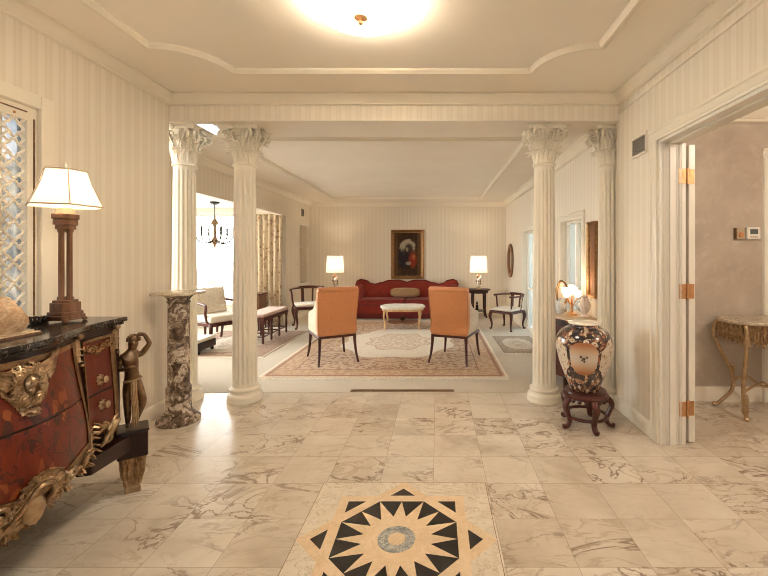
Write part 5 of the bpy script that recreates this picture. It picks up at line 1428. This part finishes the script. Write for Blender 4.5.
# lamp table with shaded lamp by the window
t = thing('lamp_table', 'dark wood table by the bay window carrying a cream shaded lamp', 'table', (-3.89, 6.55, .004))
MB().box(-.24, .24, -.22, .22, .46, .49).build('top', 'mahogany', t, bevel=.006); MB().box(-.21, .21, -.19, .19, .40, .46).build('apron', 'mahogany', t)
for sx_ in (-1, 1):
    for sy_ in (-1, 1): MB().tube([(sx_ * .195, sy_ * .175, .44), (sx_ * .195, sy_ * .175, .001)], [.026, .018], 8).build('leg', 'mahogany', t)
t = thing('urn_lamp', 'cream shaded urn lamp on the dark table by the bay window', 'lamp', (-3.81, 6.55, .4945))
MB().lathe([(0, 0), (.05, 0), (.05, .015), (.02, .03), (.055, .09), (.06, .13), (.03, .18), (.012, .20), (.008, .30), (0, .30)], 20).build('urn', 'gold', t)
MB().lathe([(.185, .32), (.12, .54)], 36, cap=False).build('shade', 'drum', t, solid=.003)
# little chest and dark cabinet by the drapes
t = thing('small_chest', 'small dark wood chest on legs standing before the long drape', 'chest', (-3.20, 7.05, .004))
MB().box(-.13, .13, -.15, .15, .34, .60).build('body', 'red_box', t, bevel=.006, smooth=False); MB().box(-.15, .15, -.17, .17, .60, .625).build('top', 'mahogany', t, bevel=.005)
for z0, z1 in ((.36, .46), (.48, .58)):
    d = MB().box(-.11, .11, -.158, -.15, z0, z1).build('drawer', 'mahogany', t, bevel=.003, smooth=False)
    MB().ell((0, -.166, (z0 + z1) / 2), .012, 8).build('knob', 'brass', d)
for sx_ in (-1, 1):
    for sy_ in (-1, 1): MB().tube([(sx_ * .11, sy_ * .13, .36), (sx_ * .12, sy_ * .14, .001)], [.022, .014], 8).build('leg', 'mahogany', t)
# white tray beside the corner chair on the niche shelf: two plates
for k, (y, z) in enumerate(((8.36, 1.1145), (8.58, 1.1145))):
    pass
# trees seen beyond the windows
def tree(loc, label, seed, h=3.4):
    t = thing('garden_tree', label, 'tree', loc); rr = random.Random(seed)
    MB().tube([(0, 0, 0), (.05, .02, h * .4), (0, .05, h * .8)], [.10, .07, .03], 8).build('trunk', 'bark', t)
    m = MB()
    for k in range(26):
        z = h * rr.uniform(.35, 1); r = (1.1 - z / h) * 1.5; a = rr.uniform(0, 2 * PI); s = rr.uniform(.2, .42)
        m.ell((r * math.cos(a) * .7, r * math.sin(a) * .7, z), (s, s, s * .7), 8)
    m.build('crown', 'leaf', t)


# ------------------------------------------------------------------ camera
cam = bpy.data.cameras.new('camera'); co = bpy.data.objects.new('camera', cam); C.objects.link(co)
cam.sensor_width = 36; cam.lens = 400 / 768 * 36; cam.clip_start = .02
cam.shift_x = -(437 - 384) / 768; cam.shift_y = -(288 - 255) / 768
co.location = (0, 0, 1.3); co.rotation_euler = (PI / 2, 0, 0); SC.camera = co

# ------------------------------------------------------------------ light
w = bpy.data.worlds.new('sky'); SC.world = w; w.use_nodes = True
bg = w.node_tree.nodes['Background']; bg.inputs[0].default_value = (1, .98, .95, 1); bg.inputs[1].default_value = 15.0
def point(name, loc, e, col, r=.06):
    l = bpy.data.lights.new(name, 'POINT'); l.energy = e; l.color = col; l.shadow_soft_size = r
    o = bpy.data.objects.new(name, l); C.objects.link(o); o.location = loc; return o
WARM = (1, .80, .56)
l = bpy.data.lights.new('foyer_fixture_bulb', 'SPOT'); l.energy = 8; l.color = (1, .86, .68); l.spot_size = math.radians(168); l.spot_blend = .35; l.shadow_soft_size = .12
o = bpy.data.objects.new('foyer_fixture_bulb', l); C.objects.link(o); o.location = (fx, fy, 2.46)
point('commode_lamp_bulb', (-1.89, 2.035, ZT + .66), 3.5, WARM, .03)
for x, y in ((.865, 8.33), (-2.13, 8.36)): point('side_lamp_bulb', (x, y, .597 + .52), 11, WARM, .04)
point('hall_fill_bulb', (2.75, 1.45, 2.40), 48, (1, .86, .70), .10)  # added fill for the dim hall, inside the unseen dome
point('blossom_lamp_bulb', (1.345, 4.00, zt + .32), 2.5, WARM, .04)
def portal(loc, rot, sx_, sy_):
    l = bpy.data.lights.new('window_portal', 'AREA'); l.shape = 'RECTANGLE'; l.size = sx_; l.size_y = sy_; l.cycles.is_portal = True
    o = bpy.data.objects.new('window_portal', l); C.objects.link(o); o.location = loc; o.rotation_euler = rot
portal(((BX - 3.42) / 2, BY1 + T, (bz0 + bz1) / 2), (-PI / 2, 0, 0), 1.4, 1.7)
portal((BX - T, (BY0 + BY1) / 2, (bz0 + bz1) / 2), (PI / 2, 0, -PI / 2), 3.3, 1.7)
portal((XL - T, (w1y0 + w1y1) / 2, (w1z0 + w1z1) / 2), (PI / 2, 0, -PI / 2), 1.2, 1.25)
portal(((f0 + f1) / 2, YB - T, 2.265), (PI / 2, 0, 0), 2.0, .4)
portal((XR + WT + .02, (gA0 + gA1) / 2, .86), (PI / 2, 0, PI / 2), 1.25, 1.7)
portal((XR + WT + .02, (gB0 + gB1) / 2, .86), (PI / 2, 0, PI / 2), .75, 1.7)
vs_ = SC.view_settings; vs_.view_transform = 'Standard'; vs_.look = 'None'; vs_.gamma = 1; vs_.exposure = 0.29
SC.cycles.use_denoising = True; SC.cycles.filter_width = 1.0; SC.cycles.max_bounces = 10; SC.cycles.diffuse_bounces = 6; SC.cycles.sample_clamp_indirect = 6
